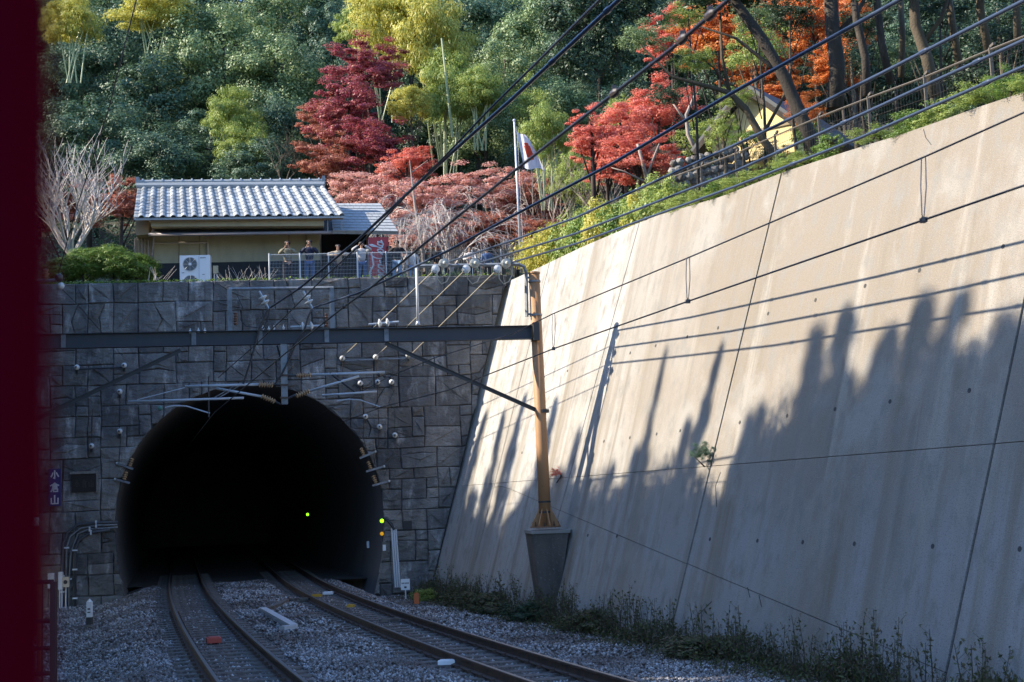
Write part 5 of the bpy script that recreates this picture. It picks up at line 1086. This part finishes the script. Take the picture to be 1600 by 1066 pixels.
def person(px, Yv, hscale, pose, top, leg, lab, hair=M_hair, feet=None):
    a = toa(hvpx(px, 430, Yv)); base = hv(a, Yv, TZ); t = thing('person', base, lab, 'person'); t.rotation_euler = (0, 0, math.atan(HS)); t.scale = (hscale,)*3
    H_ = {'photo': ((.30, -.10, 1.20), (.07, -.30, 1.40)), 'face': ((.36, -.14, 1.36), (.09, -.24, 1.52)), 'lean': ((.34, -.16, 1.20), (.20, -.42, 1.16)), 'wide': ((.42, -.14, 1.26), (.12, -.38, 1.20)), 'fold': ((.27, -.12, 1.10), (.06, -.34, 1.12)), 'down': ((.25, .02, 1.10), (.24, -.08, .86))}[pose]
    hx = -.10 if pose in ('lean', 'wide') else -.02
    V = [(0, 0, .95), (0, -.01, 1.15), (0, hx*.5, 1.34), (0, hx, 1.46), (0, hx-.01, 1.53), (0, hx-.015, 1.61), (0, hx-.01, 1.665)]; Rr = [(.11, .08), (.09, .06), (.09, .055), (.05, .052), (.07, .085), (.078, .095), (.055, .07)]; E = [(0, 1), (1, 2), (2, 3), (3, 4), (4, 5), (5, 6)]
    V.append((0, hx-.115, 1.595)); Rr.append(.014); E.append((5, 7))
    for s in (-1, 1):
        sh = (s*.19, hx*.5, 1.37); el = (s*H_[0][0], H_[0][1], H_[0][2]); wr = (s*H_[1][0], H_[1][1], H_[1][2]); el_, wr_ = np.array(el), np.array(wr); d = (wr_-el_)/np.linalg.norm(wr_-el_); pa = wr_+d*.07
        i = len(V); V += [sh, el, wr, tuple(pa)]; Rr += [.042, .036, .026, (.034, .02)]; E += [(2, i), (i, i+1), (i+1, i+2), (i+2, i+3)]
        side = np.cross(d, [0, 1., .3]); side /= np.linalg.norm(side)
        for f_ in range(4):
            j = len(V); o_ = side*(f_-1.5)*.021; l_ = (.062, .075, .07, .055)[f_]; V += [tuple(pa+o_+d*.03), tuple(pa+o_*1.1+d*(.03+l_*.6)+[0, 0, -.008]), tuple(pa+o_*1.1+d*(.03+l_)+[0, 0, -.025])]; Rr += [.010, .009, .008]; E += [(i+3, j), (j, j+1), (j+1, j+2)]
        j = len(V); V += [tuple(wr_+d*.03+side*.035), tuple(wr_+d*.07+side*.055)]; Rr += [.012, .009]; E += [(i+2, j), (j, j+1)]
        i = len(V); V += [(s*.095, 0, .88), (s*.11, -.01, .50), (s*.12, .01, .09), (s*.13, -.15, .045)]; Rr += [.085, .058, .042, (.04, .03)]; E += [(0, i), (i, i+1), (i+1, i+2), (i+2, i+3)]
    skin('body', V, E, Rr, M_skin, t)
    V2 = [(0, 0, .90), (0, -.01, 1.15), (0, hx*.5, 1.34), (0, hx*.9, 1.44)]; R2_ = [(.18, .14), (.165, .135), (.185, .135), (.085, .085)]; E2 = [(0, 1), (1, 2), (2, 3)]
    for s in (-1, 1):
        i = len(V2); w_ = np.array((s*H_[1][0], H_[1][1], H_[1][2])); e_ = np.array((s*H_[0][0], H_[0][1], H_[0][2])); V2 += [(s*.195, hx*.5, 1.37), tuple(e_), tuple(e_+(w_-e_)*.88)]; R2_ += [.085, .068, .05]; E2 += [(2, i), (i, i+1), (i+1, i+2)]
    skin('jacket', V2, E2, R2_, top, t)
    V3 = [(0, 0, .94)]; R3_ = [(.165, .125)]; E3 = []
    for s in (-1, 1): i = len(V3); V3 += [(s*.095, 0, .85), (s*.11, -.01, .50), (s*.12, .01, .10)]; R3_ += [.10, .075, .06]; E3 += [(0, i), (i, i+1), (i+1, i+2)]
    skin('trousers', V3, E3, R3_, leg, t)
    for s in (-1, 1): skin('shoe', [(s*.12, .04, .05), (s*.125, -.05, .05), (s*.13, -.17, .04)], [(0, 1), (1, 2)], [.055, .055, .045], M_shoe, t)
    skin('hair', [(0, hx+.055, 1.56), (0, hx+.04, 1.63), (0, hx+.01, 1.70)], [(0, 1), (1, 2)], [(.10, .085), (.125, .12), (.115, .13)], hair, t)
    for s in (-1, 1):
        b = MB(); ball(b, np.array(base)+np.array([s*.032, hx-.105, 1.615]), .011, Z3, 6); b.build('eye', M_eye, t)
    return t
J_ = lambda n, c: mat(n, c, .85)
j_ol, j_nv, j_bg, j_gr, j_bk, j_lt, j_bl = J_('olive_cloth', (.20, .19, .14)), J_('navy_cloth', (.012, .018, .05)), J_('beige_cloth', (.36, .31, .24)), J_('pale_grey_cloth', (.42, .42, .44)), J_('black_cloth', (.012, .012, .016)), J_('light_cloth', (.55, .52, .5)), J_('denim', (.05, .11, .26))
j_dn = J_('light_denim', (.16, .27, .42)); j_dk = J_('dark_trousers', (.015, .012, .02))
ph = []
person(450, .75, 1.0, 'photo', j_ol, j_dk, 'person in olive jacket holding a phone at chest height, leftmost at the fence')
person(484, .80, 1.02, 'photo', j_nv, j_bl, 'person in navy sweater and blue jeans with raised hands, second from left')
person(529, .78, .90, 'wide', j_bg, j_dk, 'person in beige coat leaning low on the fence with arms spread')
person(566, .80, .96, 'face', j_gr, j_bl, 'person in pale grey sweater with hands raised before the face')
person(609, 1.3, .92, 'down', j_bk, j_dk, 'dark haired person in black beside the red vending machine')
person(621, .85, .98, 'photo', j_bk, j_dn, 'person in black jacket and light jeans right of the vending machine')
person(645, 1.2, .84, 'down', j_lt, j_dn, 'person in pale clothes half hidden behind the fence, right of the black jacket')
person(683, 1.0, .86, 'fold', j_bk, j_dk, 'dark haired person behind the fence left of the feeder arm insulators')
person(735, 1.1, .84, 'fold', j_lt, j_dk, 'person in white top behind the fence near its middle right')
person(762, 1.0, .80, 'down', j_bl, j_dk, 'person in blue behind the fence near the flagpole')
# phone held by the leftmost person
c = hv(toa(hvpx(450, 430, .75)), .45, TZ+1.41); b = MB(); b.hbox(c, (.14, .012, .075)); b.hbox(c+HN*.01, (.03, .008, .03)); T_('phone', 'small dark phone held up by the leftmost person', 'phone', b, M_jdark)

# vending machine ------------------------------------------------------
va0, va1 = toa(hvpx(577, 430, 1.5)), toa(hvpx(608.5, 430, 1.5)); vm = thing('vending_machine', hv((va0+va1)/2, 1.9, TZ), 'red vending machine with tall white script lettering on its side', 'vending machine')
vh = 1.93; W_ = va1-va0
b = MB(); b.prism([hv(va0, 1.5, TZ+.06), hv(va1, 1.5, TZ+.06), hv(va1, 1.5, TZ+vh), hv(va0, 1.5, TZ+vh)], -HN*1.0); b.build('cabinet', M_red, vm)
b = MB(); [b.hbox(hv(a_, v_, TZ+.03), (.07, .07, .07)) for a_ in (va0+.08, va1-.08) for v_ in (1.6, 2.4)]; b.build('feet', M_jdark, vm)
b = MB(); b.prism([hv(va0-.012, 1.52, TZ+.12), hv(va0-.012, 2.45, TZ+.12), hv(va0-.012, 2.45, TZ+vh-.08), hv(va0-.012, 1.52, TZ+vh-.08)], HE*.01); b.build('front_panel', M_white, vm)
# script lettering running up the side: strokes in (x along the reading direction, y up)
LT = {'C': [(.95, .75, .9, 1.0), ], }
def arc(cx, cy, rx, ry, a0, a1, n=14): return [(cx+rx*math.cos(math.radians(a0+(a1-a0)*k/n)), cy+ry*math.sin(math.radians(a0+(a1-a0)*k/n))) for k in range(n+1)]
sc = [arc(.55, .62, .5, .62, 50, 330)+[(1.35, .35)], arc(1.32, .28, .26, .30, 0, 360), arc(2.05, .28, .28, .30, 55, 330)+[(2.5, .25)], arc(2.78, .28, .26, .28, 30, 350), [(3.06, .58), (3.06, .1), (3.3, .1)], [(3.3, .32), (3.75, .4)],
      arc(4.45, .62, .5, .62, 50, 330)+[(5.1, .35)], arc(5.2, .28, .26, .30, 0, 360), [(5.6, .2), (5.95, 1.15), (5.85, 1.4), (5.7, 1.1), (5.75, .1), (6.0, .1)], arc(6.28, .28, .26, .28, 30, 350), [(6.55, .58), (6.55, .1), (6.85, .2)], [(.3, 1.25), (1.4, 1.5), (2.8, 1.05), (4.1, 1.15)], [(.5, -.05), (1.6, -.45), (3.4, -.2)]]
b = MB(); sx = (vh-.2)/7.1; O = hv(va1-.20, 1.5, TZ+.12)+HN*.012
for st in sc:
    st = [(x+.30*y, y) for x, y in st]
    for p_, q_ in zip(st[:-1], st[1:]):
        A = O+Z3*p_[0]*sx-HE*(p_[1]*.36); B = O+Z3*q_[0]*sx-HE*(q_[1]*.36); d = B-A; l = np.linalg.norm(d)
        if l < 1e-4: continue
        d /= l; wd = .030+.028*abs(d[2]); b.box((A+B)/2, (l+.02, wd, .012), d, np.cross(HN, d), HN)
b.build('script_lettering', M_white, vm)
b = MB()
for k in range(5):                                                # small word beneath, reading upwards
    c = hv(va0+.06, 1.5, TZ+.50+k*.07)+HN*.012; b.box(c, (.05, .012, .03), HE, HN); b.box(c+Z3*.022-HE*.015, (.02, .012, .03), HE, HN)
b.build('small_lettering', M_white, vm)

# flagpole --------------------------------------------------------------
fp0, fp1 = at(815, 425, 48.9), at(803.5, 190, 48.9); fl = thing('flagpole', fp0, 'tall white flagpole at the corner of the terrace', 'flagpole')
b = MB(); b.tube([fp0, fp1], [.055, .035], 10); b.build('pole', M_pole, fl, smooth=True); b = MB(); ball(b, fp1+Z3*.04, .06, Z3, 8); b.build('finial', M_pole, fl)
b = MB(); b.tube([fp0+[.1, -.05, .6], fp1+[.09, -.03, -.2]], .006, 4); b.build('halyard', M_white, fl)
# drooping flag: grid between picture corners
nu, nv = 16, 12; g0, g1, g2_, g3_ = (806, 203), (822, 212), (852, 266), (821, 268); Pg = []
for j in range(nv+1):
    for i in range(nu+1):
        f_, h_ = i/nu, j/nv
        x = (1-h_)*((1-f_)*806+f_*828)+h_*((1-f_)*819+f_*852); y = (1-h_)*((1-f_)*203+f_*218)+h_*((1-f_)*262+f_*266)+2*math.sin(f_*7)
        Pg.append(at(x, y, 48.9-.05+.09*math.sin(f_*9+h_*2.5)))
quads = [(j*(nu+1)+i, j*(nu+1)+i+1, (j+1)*(nu+1)+i+1, (j+1)*(nu+1)+i) for j in range(nv) for i in range(nu)]
red = [q for k, q in enumerate(quads) if ((k % nu+.5)/nu-.5)**2*2.2+((k//nu+.5)/nv-.5)**2 < .085]; wh = [q for q in quads if q not in red]
flo = thing('flag', Pg[0], 'white flag with red disc hanging limp from the pole', 'flag'); b = MB(); b.add(Pg, wh); b.build('cloth', M_flag, flo, smooth=True); b = MB(); b.add(Pg, red); b.build('red_disc', M_flagr, flo, smooth=True)

# house -----------------------------------------------------------------
ho = thing('tiled_house', hvpx(380, 440, 3), 'low house with grey tiled roof, beige walls and dark base above the tunnel', 'house')
VW = 2.6                                                          # house wall stands this far behind the headwall face
ha0, ha1 = toa(hvpx(213, 400, VW)), toa(hvpx(577, 400, VW))
def HV(px, py, v): q = hvpx(px, py, v); return q
zda = HV(300, 411, VW)[2]; ztop = HV(300, 352, VW)[2]
def hplate(a0, a1, z0, z1, v, th, name, mt, par): b = MB(); b.prism([hv(a0, v, z0), hv(a1, v, z0), hv(a1, v, z1), hv(a0, v, z1)], -HN*th); return b.build(name, mt, par)
aw1 = toa(HV(500, 400, VW))
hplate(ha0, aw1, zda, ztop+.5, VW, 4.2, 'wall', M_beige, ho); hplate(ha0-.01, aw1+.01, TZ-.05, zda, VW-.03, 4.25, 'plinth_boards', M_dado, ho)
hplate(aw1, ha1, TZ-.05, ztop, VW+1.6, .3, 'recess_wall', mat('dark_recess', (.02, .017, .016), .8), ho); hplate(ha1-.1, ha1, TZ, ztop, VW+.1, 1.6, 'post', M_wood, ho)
aw2 = toa(HV(478, 400, VW)); hplate(aw2, aw2+.06, TZ, ztop, VW-.07, .05, 'timber', M_wood, ho)
for px in (237, 280, 312, 452): a_ = toa(HV(px, 400, VW)); hplate(a_-.02, a_+.02, zda, ztop-.1, VW-.02, .03, 'timber', M_wood, ho)
# window outline duct (pale frame)
b = MB(); A_, B_, C_ = HV(240, 380, VW-.07), HV(324, 379, VW-.07), HV(325.5, 398, VW-.07); b.tube([A_, B_], .045, 4); b.tube([B_, HV(326, 438, VW-.07)], .045, 4); b.build('pipe_cover', mat('pale_duct', (.55, .48, .40), .6), ho)
# skirt roof and gutter
eL, eR = HV(235, 364, 1.6), HV(530, 364, 1.6); bL, bR = HV(247, 345, VW), HV(525, 345, VW)
b = MB(); b.add([eL, eR, bR+Z3*.0, bL], [(0, 1, 2, 3)]); b.add([eL-Z3*.04, eR-Z3*.04, bR-Z3*.12, bL-Z3*.12], [(3, 2, 1, 0)]); b.build('skirt_roof', M_dkroof, ho)
b = MB(); b.tube([HV(232, 367, 1.55), HV(622, 362, 1.55)], .065, 8); b.build('gutter', M_gutter, ho, smooth=True)
b = MB(); b.prism([HV(212, 346, 1.9), HV(232, 345, 1.9), HV(232, 366, 1.9), HV(212, 368, 1.9)], -HN*.8); b.build('gable_boards', M_wood, ho)
b = MB(); b.prism([HV(210, 372, VW-.1), HV(240, 371, VW-.1), HV(240, 440, VW-.1), HV(210, 440, VW-.1)], -HN*.1); b.build('side_panel', M_wood, ho)
for k, x in enumerate((211, 216, 221, 226, 231)): b = MB(); b.tube([HV(x, 372, VW-.2), HV(x+random.uniform(-1, 2), 408, VW-.2)], .025, 5); b.build('slat', M_wood if k % 2 else M_barkl, ho)
b = MB(); b.tube([HV(237, 345, 1.4), HV(237, 352, 1.5), HV(241, 362, 1.9), HV(240, 372, 2.2), HV(238, 402, VW-.1)], .035, 7); b.build('downpipe', M_gutter, ho)
for x_, y_, y2_ in ((512, 341, 362), (534, 346, 360)): b = MB(); b.tube([HV(x_, y_, 1.35), HV(x_, y2_, 1.5)], .02, 5); b.build('rain_chain', M_steell, ho)
b = MB(); A_ = HV(236, 344.5, 1.15); B_ = HV(536, 340.5, 1.15); d = B_-A_; l = np.linalg.norm(d); b.box((A_+B_)/2, (l, .05, .12), d/l, HN); b.build('fascia', M_wood, ho)
uw_ = MB(); uw_.prism([HV(236, 344, 1.3), HV(505, 341, 1.3), HV(505, 353, 1.3), HV(236, 354, 1.3)], -HN*.9); uw_.build('upper_wall', M_beige, ho)
# tiled roof: four corners
tL, tR, uR, uL = HV(209, 340, 1.0), HV(539, 336.5, 1.0), HV(506, 291, 3.7), HV(215, 293, 3.7)
rf = MB(); dn = Z3*.10; rf.add([tL-dn, tR-dn, uR-dn, uL-dn, tL-dn*.3, tR-dn*.3, uR-dn*.3, uL-dn*.3], [(3, 2, 1, 0), (4, 5, 6, 7), (0, 1, 5, 4), (1, 2, 6, 5), (2, 3, 7, 6), (3, 0, 4, 7)])
back = [uL-dn, uR-dn, uR-HN*2.6-Z3*1.5, uL-HN*2.6-Z3*1.5]; rf.add(back, [(0, 1, 2, 3)]); roof = rf.build('roof', M_tile, ho)
RNn = np.cross(tR-tL, uL-tL); RNn /= np.linalg.norm(RNn); RNn = RNn if RNn[2] > 0 else -RNn
NC, NR = 20, 9
def rq(f_, g): return (tL+(tR-tL)*f_)*(1-g)+(uL+(uR-uL)*f_)*g
prof = [(0, .0), (.12, .008), (.30, .005), (.42, .0), (.50, .035), (.60, .065), (.74, .08), (.88, .06), (1, .0)]
for i in range(NC):
    for j in range(NR):
        V = []
        for g_, ht in ((j/NR-.008, .020), ((j+1)/NR, .0)):
            for x, h in prof: V.append(rq((i+x)/NC, g_)+RNn*(h+ht))
        n_ = len(prof); V += [v-RNn*.03 for v in V[:n_]]
        b = MB(); b.add(V, [(k, k+1, n_+k+1, n_+k) for k in range(n_-1)]+[(2*n_+k, 2*n_+k+1, k+1, k) for k in range(n_-1)]); b.build('roof_tile', M_tile, roof)
b = MB(); b.tube([uL+RNn*.06-(uR-uL)*.004, uR+RNn*.06+(uR-uL)*.004], .13, 8); b.tube([uL+Z3*.22, uR+Z3*.22], .07, 8); b.build('ridge', M_tile, roof, smooth=False)
for k in range(19): P = uL+(uR-uL)*(k+.5)/19+Z3*.26; b = MB(); b.tube([P-(uR-uL)*.003, P+(uR-uL)*.003], .075, 8); b.build('ridge_cap', mat('ridge_pale', (.55, .58, .6), .4) if k == 0 else bpy.data.materials['ridge_pale'], roof)
for P in (uL, uR): b = MB(); b.box(P+Z3*.22, (.12, .2, .34), HE, HN); b.build('ridge_end', M_tile, roof)
# slate roof on the right
sL, sR, vR, vL = HV(520, 360.5, 1.4), HV(622, 362, 1.4), HV(594, 318, 4.6), HV(515, 318, 4.6); sn = np.cross(sR-sL, vL-sL); sn /= np.linalg.norm(sn); sn = sn if sn[2] > 0 else -sn
b = MB(); b.prism([sL-sn*.02, sR-sn*.02, vR-sn*.02, vL-sn*.02], -sn*.1); srf = b.build('roof', M_slate, ho, label='plain slate roof lower on the right')
for j in range(10):
    A0_, A1_ = j/10-.006, (j+1)/10; q = lambda f_, g: (sL+(sR-sL)*f_)*(1-g)+(vL+(vR-vL)*f_)*g
    for i in range(9):
        o_ = (.5 if j % 2 else 0)/9; f0 = max(0, i/9-o_+.002); f1_ = min(1, (i+1)/9-o_-.002)
        if i == 8 and j % 2: f1_ = 1
        if f1_ <= f0: continue
        b = MB(); V = [q(f0, A0_)+sn*.03, q(f1_, A0_)+sn*.03, q(f1_, A1_)+sn*.004, q(f0, A1_)+sn*.004, q(f1_, A0_)-sn*.02, q(f0, A0_)-sn*.02]; b.add(V, [(0, 1, 2, 3), (5, 4, 1, 0)]); b.build('slate', M_slate, srf)
# air conditioner
ac = thing('air_conditioner', HV(304, 445, .9), 'white two fan air conditioner unit standing against the house', 'air conditioner'); AV = .8
q0, q1, q2, q3 = HV(281, 445, AV), HV(328.5, 444, AV), HV(326.5, 398.5, AV), HV(281, 399.5, AV)
a0_, a1_ = toa(q0), toa(q1); z0_, z1_ = TZ+.0, q2[2]
hplate(a0_, a1_, z0_, z1_, AV, .38, 'case', M_white, ac)
for px, py in ((297, 413), (298, 441)):
    c = HV(px, py, AV)+HN*.01; b = MB(); b._lathe(c, HN, [(0, .265), (.012, .265), (.012, .24), (0.004, .24)], 28); b.build('fan_ring', mat('ac_ring', (.5, .52, .53), .5) if 'ac_ring' not in bpy.data.materials else bpy.data.materials['ac_ring'], ac)
    b = MB(); b._lathe(c, HN, [(0, .24), (.006, .24)], 28); fg = b.build('fan_opening', M_grille, ac)
    b = MB(); [b.tube([c+HN*.018+(HE*math.cos(a)+Z3*math.sin(a))*.05, c+HN*.018+(HE*math.cos(a)+Z3*math.sin(a))*.25], .006, 4) for a in np.arange(0, 6.28, .785)]; b.build('guard_wires', M_steell, ac)
    b = MB(); b._lathe(c+HN*.01, HN, [(0, .055), (.02, .05)], 14); b.build('hub', M_white, ac)
b = MB(); b.hbox(HV(317, 403, AV)+HN*.006, (.2, .008, .025)); b.hbox(HV(286, 426.5, AV)+HN*.006, (.09, .008, .02)); b.hbox(HV(318, 429, AV)+HN*.006, (.08, .008, .02)); b.build('labels', M_grille, ac)
b = MB(); b.hbox(HV(311, 420, AV)+HN*.003, (.008, .008, .9)); b.build('panel_seam', M_grille, ac)
mb_ = thing('meter_box', HV(337, 440, 1.2), 'small beige electric box on two thin pipes beside the air conditioner', 'box'); b = MB(); b.hbox(HV(337, 421.5, 1.2), (.18, .1, .28)); b.build('case', M_beige, mb_)
b = MB(); [b.tube([HV(x, 428, 1.2), HV(x, 442, 1.2)], .016, 5) for x in (335, 339)]; b.build('pipes', M_conduit, mb_)
# terrace plants
for k, (px, py, rx, rz) in enumerate(((100, 424, 30, 22), (135, 415, 35, 26), (175, 412, 35, 28), (212, 420, 34, 24))):
    tpx('hedge', px, py, 48.2, rx*1.1, rz, L_bush, ['leftmost lobe of green hedge bush', 'hedge bush second from left, under the bare tree', 'tallest hedge bush beside the bare tree', 'hedge bush nearest the house corner'][k]+' on the headwall', name='hedge_bush', cat='bush', grp='round hedge bushes on the headwall', r0=.04)
    tpx('bush', px, py+2, 48.2, rx*.7, rz*.8, L_dark, 'inner', name='x', trunk=False) if False else None
b = MB(); r = random.Random(4)
for k in range(60):
    px = r.choice((r.uniform(340, 400), r.uniform(230, 260), r.uniform(380, 420))); A = HV(px, 440, .4); b.tube([A, A+np.array([r.uniform(-.4, .5), r.uniform(-.1, .1), r.uniform(.15, .6)])], [.008, .003], 3)
dt_ = b.build('dry_twigs', M_twig, base=HV(340, 440, .4), kind='stuff')
P_, N_ = [], []
rr = np.random.default_rng(9)
for px0, px1, n_ in ((60, 260, 900), (250, 420, 300), (420, 800, 260)):
    for k in range(n_): q = HV(rr.uniform(px0, px1), 440, rr.uniform(-.05, .35)); q[2] = TZ+.17+rr.uniform(0, .08); P_.append(q); N_.append([rr.normal(), rr.normal(), 1.5])
N_ = np.array(N_); N_ /= np.linalg.norm(N_, axis=1, keepdims=True); V, Fq = leaf_cards(np.array(P_), N_, .09, .5, rr); o = bpy.data.objects.new('edge_weeds', fast_mesh('edge_weeds', V, Fq, L_bush)); link(o); o['kind'] = 'stuff'

# ------------------------------------------------------------------ weeds at the foot of the wall
def foot(u, off): q = rl(u, 0)+np.array([RN[0], RN[1], 0])*off; q[2] = ground_z(q[0], q[1]); return q
P_, N_, S_ = [], [], []
for k in range(42000):
    u = rr.uniform(.3, 34); off = abs(rr.normal())*.55+.0; q = foot(u, off+.15); q[2] += rr.random()**1.6*(.55 if off < .9 else .2)*(.6+.4*math.sin(u*1.7)); P_.append(q); N_.append(rr.normal(size=3)+[0, 0, .6])
N_ = np.array(N_); N_ /= np.linalg.norm(N_, axis=1, keepdims=True); V, Fq = leaf_cards(np.array(P_), N_, .085, .35, rr, droop=(0, 0, .8)); o = bpy.data.objects.new('ground_weeds', fast_mesh('ground_weeds', V, Fq, L_weed)); link(o); o['kind'] = 'stuff'
WG = 'tall weeds at the foot of the concrete wall'
protos = []
for s in range(5):
    r = random.Random(30+s); h = r.uniform(.75, 1.25); b = MB(); lf = []
    for st in range(3):
        a = np.array([r.uniform(-.12, .12), r.uniform(-.12, .12), 0]); e = a+np.array([r.uniform(-.15, .15), r.uniform(-.1, .1), h*r.uniform(.6, 1)]); mid = (a+e)/2+np.array([r.uniform(-.04, .04), 0, 0]); b.tube([a, mid, e], [.010, .008, .004], 4)
        for k in range(9):
            f_ = .3+.7*k/9; p_ = a+(e-a)*f_; th = r.uniform(0, 6.28); q_ = p_+np.array([math.cos(th), math.sin(th), .9])*r.uniform(.04, .13); b.tube([p_, q_], [.004, .002], 3); lf += [q_, p_+np.array([math.cos(th), math.sin(th), .2])*.05, q_+np.array([0, 0, .02])]
    nn = rr.normal(size=(len(lf), 3)); nn /= np.linalg.norm(nn, axis=1, keepdims=True); V, Fq = leaf_cards(np.array(lf), nn, .06, .45, rr)
    protos.append((b, fast_mesh('leaves', V, Fq, L_weed)))
smesh = []
for b, lm_ in protos: me = bpy.data.meshes.new('stems'); me.from_pydata(b.V, [], b.F); me.materials.append(L_dry); smesh.append(me)
for k in range(170):
    u = 1.5+k*.19+rr.uniform(-.15, .15)
    if k > 30 and rr.random() < .25: continue
    q = foot(u, rr.uniform(.25, .95)); i = k % 5; sc_ = rr.uniform(.5, 1.2)
    hw_ = 'short' if sc_ < .75 else 'medium' if sc_ < 1.0 else 'tallest'
    wh = 'near the headwall corner' if u < 8 else 'beside the mast pier' if u < 14 else 'left of the long wall joint' if u < 19 else 'right of the long wall joint' if u < 26 else 'near the bottom right corner'
    t = thing('tall_weed', q, 'thin '+hw_+' weed stalks '+['bending left', 'with seed heads', 'standing straight', 'leaning apart', 'with sparse leaves'][i]+' '+wh, 'weed', WG); t.scale = (sc_, sc_, sc_*1.05); t.rotation_euler = (0, 0, rr.uniform(0, 6.28))
    link(bpy.data.objects.new('stem', smesh[i]), t); link(bpy.data.objects.new('leaves', protos[i][1]), t)
for k, (u, off, w_, h_, mt, lab) in enumerate(((9.3, 1.15, .75, .38, L_weed, 'yellow green ground bush left of the mast pier'), (8.0, .9, .6, .35, L_weed, 'olive ground bush further left of the mast pier'), (12.4, 1.1, .6, .32, L_dark, 'small dark ground bush right in front of the pier foot'), (3.2, 1.2, .5, .28, L_ygr, 'small yellowish bush near the orange marker'), (6.0, .9, .6, .3, L_weed, 'low bush between orange marker and pier'), (16, .8, .7, .32, L_weed, 'low bush right of the pier'), (22, .8, .8, .3, L_weed, 'low bush near the bottom right'))):
    q = foot(u, off); tree('bush', q+np.array([0, 0, h_*.7]), (w_, w_, h_), mt, lab, name='ground_bush', cat='bush', grp='low bushes along the wall foot', basez=q[2], r0=.02)

# ------------------------------------------------------------------ trees left of the railway (their shadows fall on the wall)
LG = 'cedar trees on the left bank'
peaks = [(700, 560), (757, 640), (792, 650), (820, 630), (868, 640), (905, 690), (958, 720), (1005, 700), (1043, 560), (1085, 660), (1122, 545), (1160, 680), (1195, 650), (1240, 640), (1295, 500), (1344, 455), (1390, 480), (1454, 425), (1490, 440), (1540, 520), (1575, 480), (1620, 440), (1680, 430), (1760, 500)]
R5 = random.Random(21)
for k, (px, py) in enumerate(peaks):
    S = rw(px, py); s_ = R5.uniform(30, 42); top = S+SUN*s_
    h_ = 3.6; lab = 'tall cedar on the left bank, its shadow tip on the wall '+('near the headwall' if px < 860 else 'beside the mast' if px < 1060 else 'around the wall plant' if px < 1250 else 'at the right')
    wid = {1043: .55, 1122: .7, 957: .6}.get(px, 1.0)
    tree('cedar', top-Z3*h_*(1.0 if px < 1250 else 1.12), (wid*(1.25 if px < 1250 else 1.9), wid*(1.25 if px < 1250 else 1.7), h_), L_dark, lab, name='cedar_tree', grp=LG, basez=left_z(top[0], top[1]), r0=.15)
for k in range(95):
    u = -4+k*.42; v = R5.uniform(.5, 2.7)+(2.3 if u > 22.6 else .5 if u > 8 else -.3); S = rl(u, v); s_ = R5.uniform(21, 32); top = S+SUN*s_
    tree('ever', top-Z3*2.4, (2.3, 2.3, 2.6), L_dark, 'broad dark tree on the bank left of the tracks, outside the picture', name='bank_tree', grp='broad trees on the left bank', basez=left_z(top[0], top[1]), r0=.2)
for k in range(9):  # unseen trees added to shade the foot of the forest
    y = 58+k*3.6; x = -.46*y-5-R5.uniform(0, 3)
    tree('ever', (x, y, terr(x, y)+12+R5.uniform(-1.5, 1.5)), (3.4, 3.4, 4.5), L_dark, 'unseen tall dark tree added beyond the left edge, shading the forest foot', name='shade_tree', grp='tall trees beyond the left edge', r0=.25)
for k in range(60):
    y = -8+k*.98; x = -21-R5.uniform(0, 8)
    if y > 46: continue
    tree('ever', (x, y, left_z(x, y)+2.6+R5.uniform(0, 2)+(4 if y < 46 else 0)), (2.8, 2.8, 3.2), L_dark, 'lower dark tree on the bank left of the tracks, outside the picture', name='bank_tree', grp='broad trees on the left bank', basez=left_z(x, y), r0=.2)

# ------------------------------------------------------------------ platform railing and maroon frame at the left edge
pf = thing('platform_railing', at(78, 1060, 22), 'dark steel railing at the platform end, bottom left', 'railing')
A = at(84, 909, 22); A0_ = A.copy(); A0_[2] = -.4
b = MB(); b.box((A+A0_)/2, (.09, .09, (A-A0_)[2])); b.build('post', M_steeld, pf)
B = at(62, 903, 24.5); B0 = B.copy(); B0[2] = -.4; b = MB(); b.box((B+B0)/2, (.06, .06, (B-B0)[2])); b.build('post', M_mastr, pf)
for dz in (0, -.62, -1.05, -1.45):
    b = MB(); b.tube([A+Z3*dz, A+Z3*dz+np.array([-2.4, .2, 0])], .035, 4); b.build('rail', M_steeld, pf)
for k in range(12): P = A+np.array([-.18-k*.18, .015*k, 0]); b = MB(); b.box(P+Z3*-.85, (.022, .022, 1.7)); b.build('baluster', M_steeld, pf)
D = .45; x0 = at(-260, 533, D)[0]; x1 = at(2, 533, D)[0]
tf = thing('carriage_door_frame', (x0, D, EYE-.9), 'dark maroon painted carriage door edge, blurred at the left side', 'door frame')
b = MB(); e1 = np.array([rt[0], 0, rt[2]]); cz = np.array([up[0], 0, up[2]]); 
V = []
for (x, y) in ((x0, D), (x1-.004, D), (x1, D+.006), (x1, D+.05), (x0, D+.05)):
    for z in (EYE-.9, EYE+.9): V.append((x+(z-EYE)*.0, y, z))
b.add(V, [(0, 2, 3, 1), (2, 4, 5, 3), (4, 6, 7, 5), (6, 8, 9, 7), (8, 0, 1, 9), (0, 8, 6, 4, 2), (1, 3, 5, 7, 9)]); b.build('jamb', M_maroon, tf)
b = MB(); b.box((x0-.01, D+.025, EYE), (.03, .09, 1.8)); b.build('trim', M_maroon, tf)
print('trees', tcount[0], 'objects', len(bpy.data.objects))
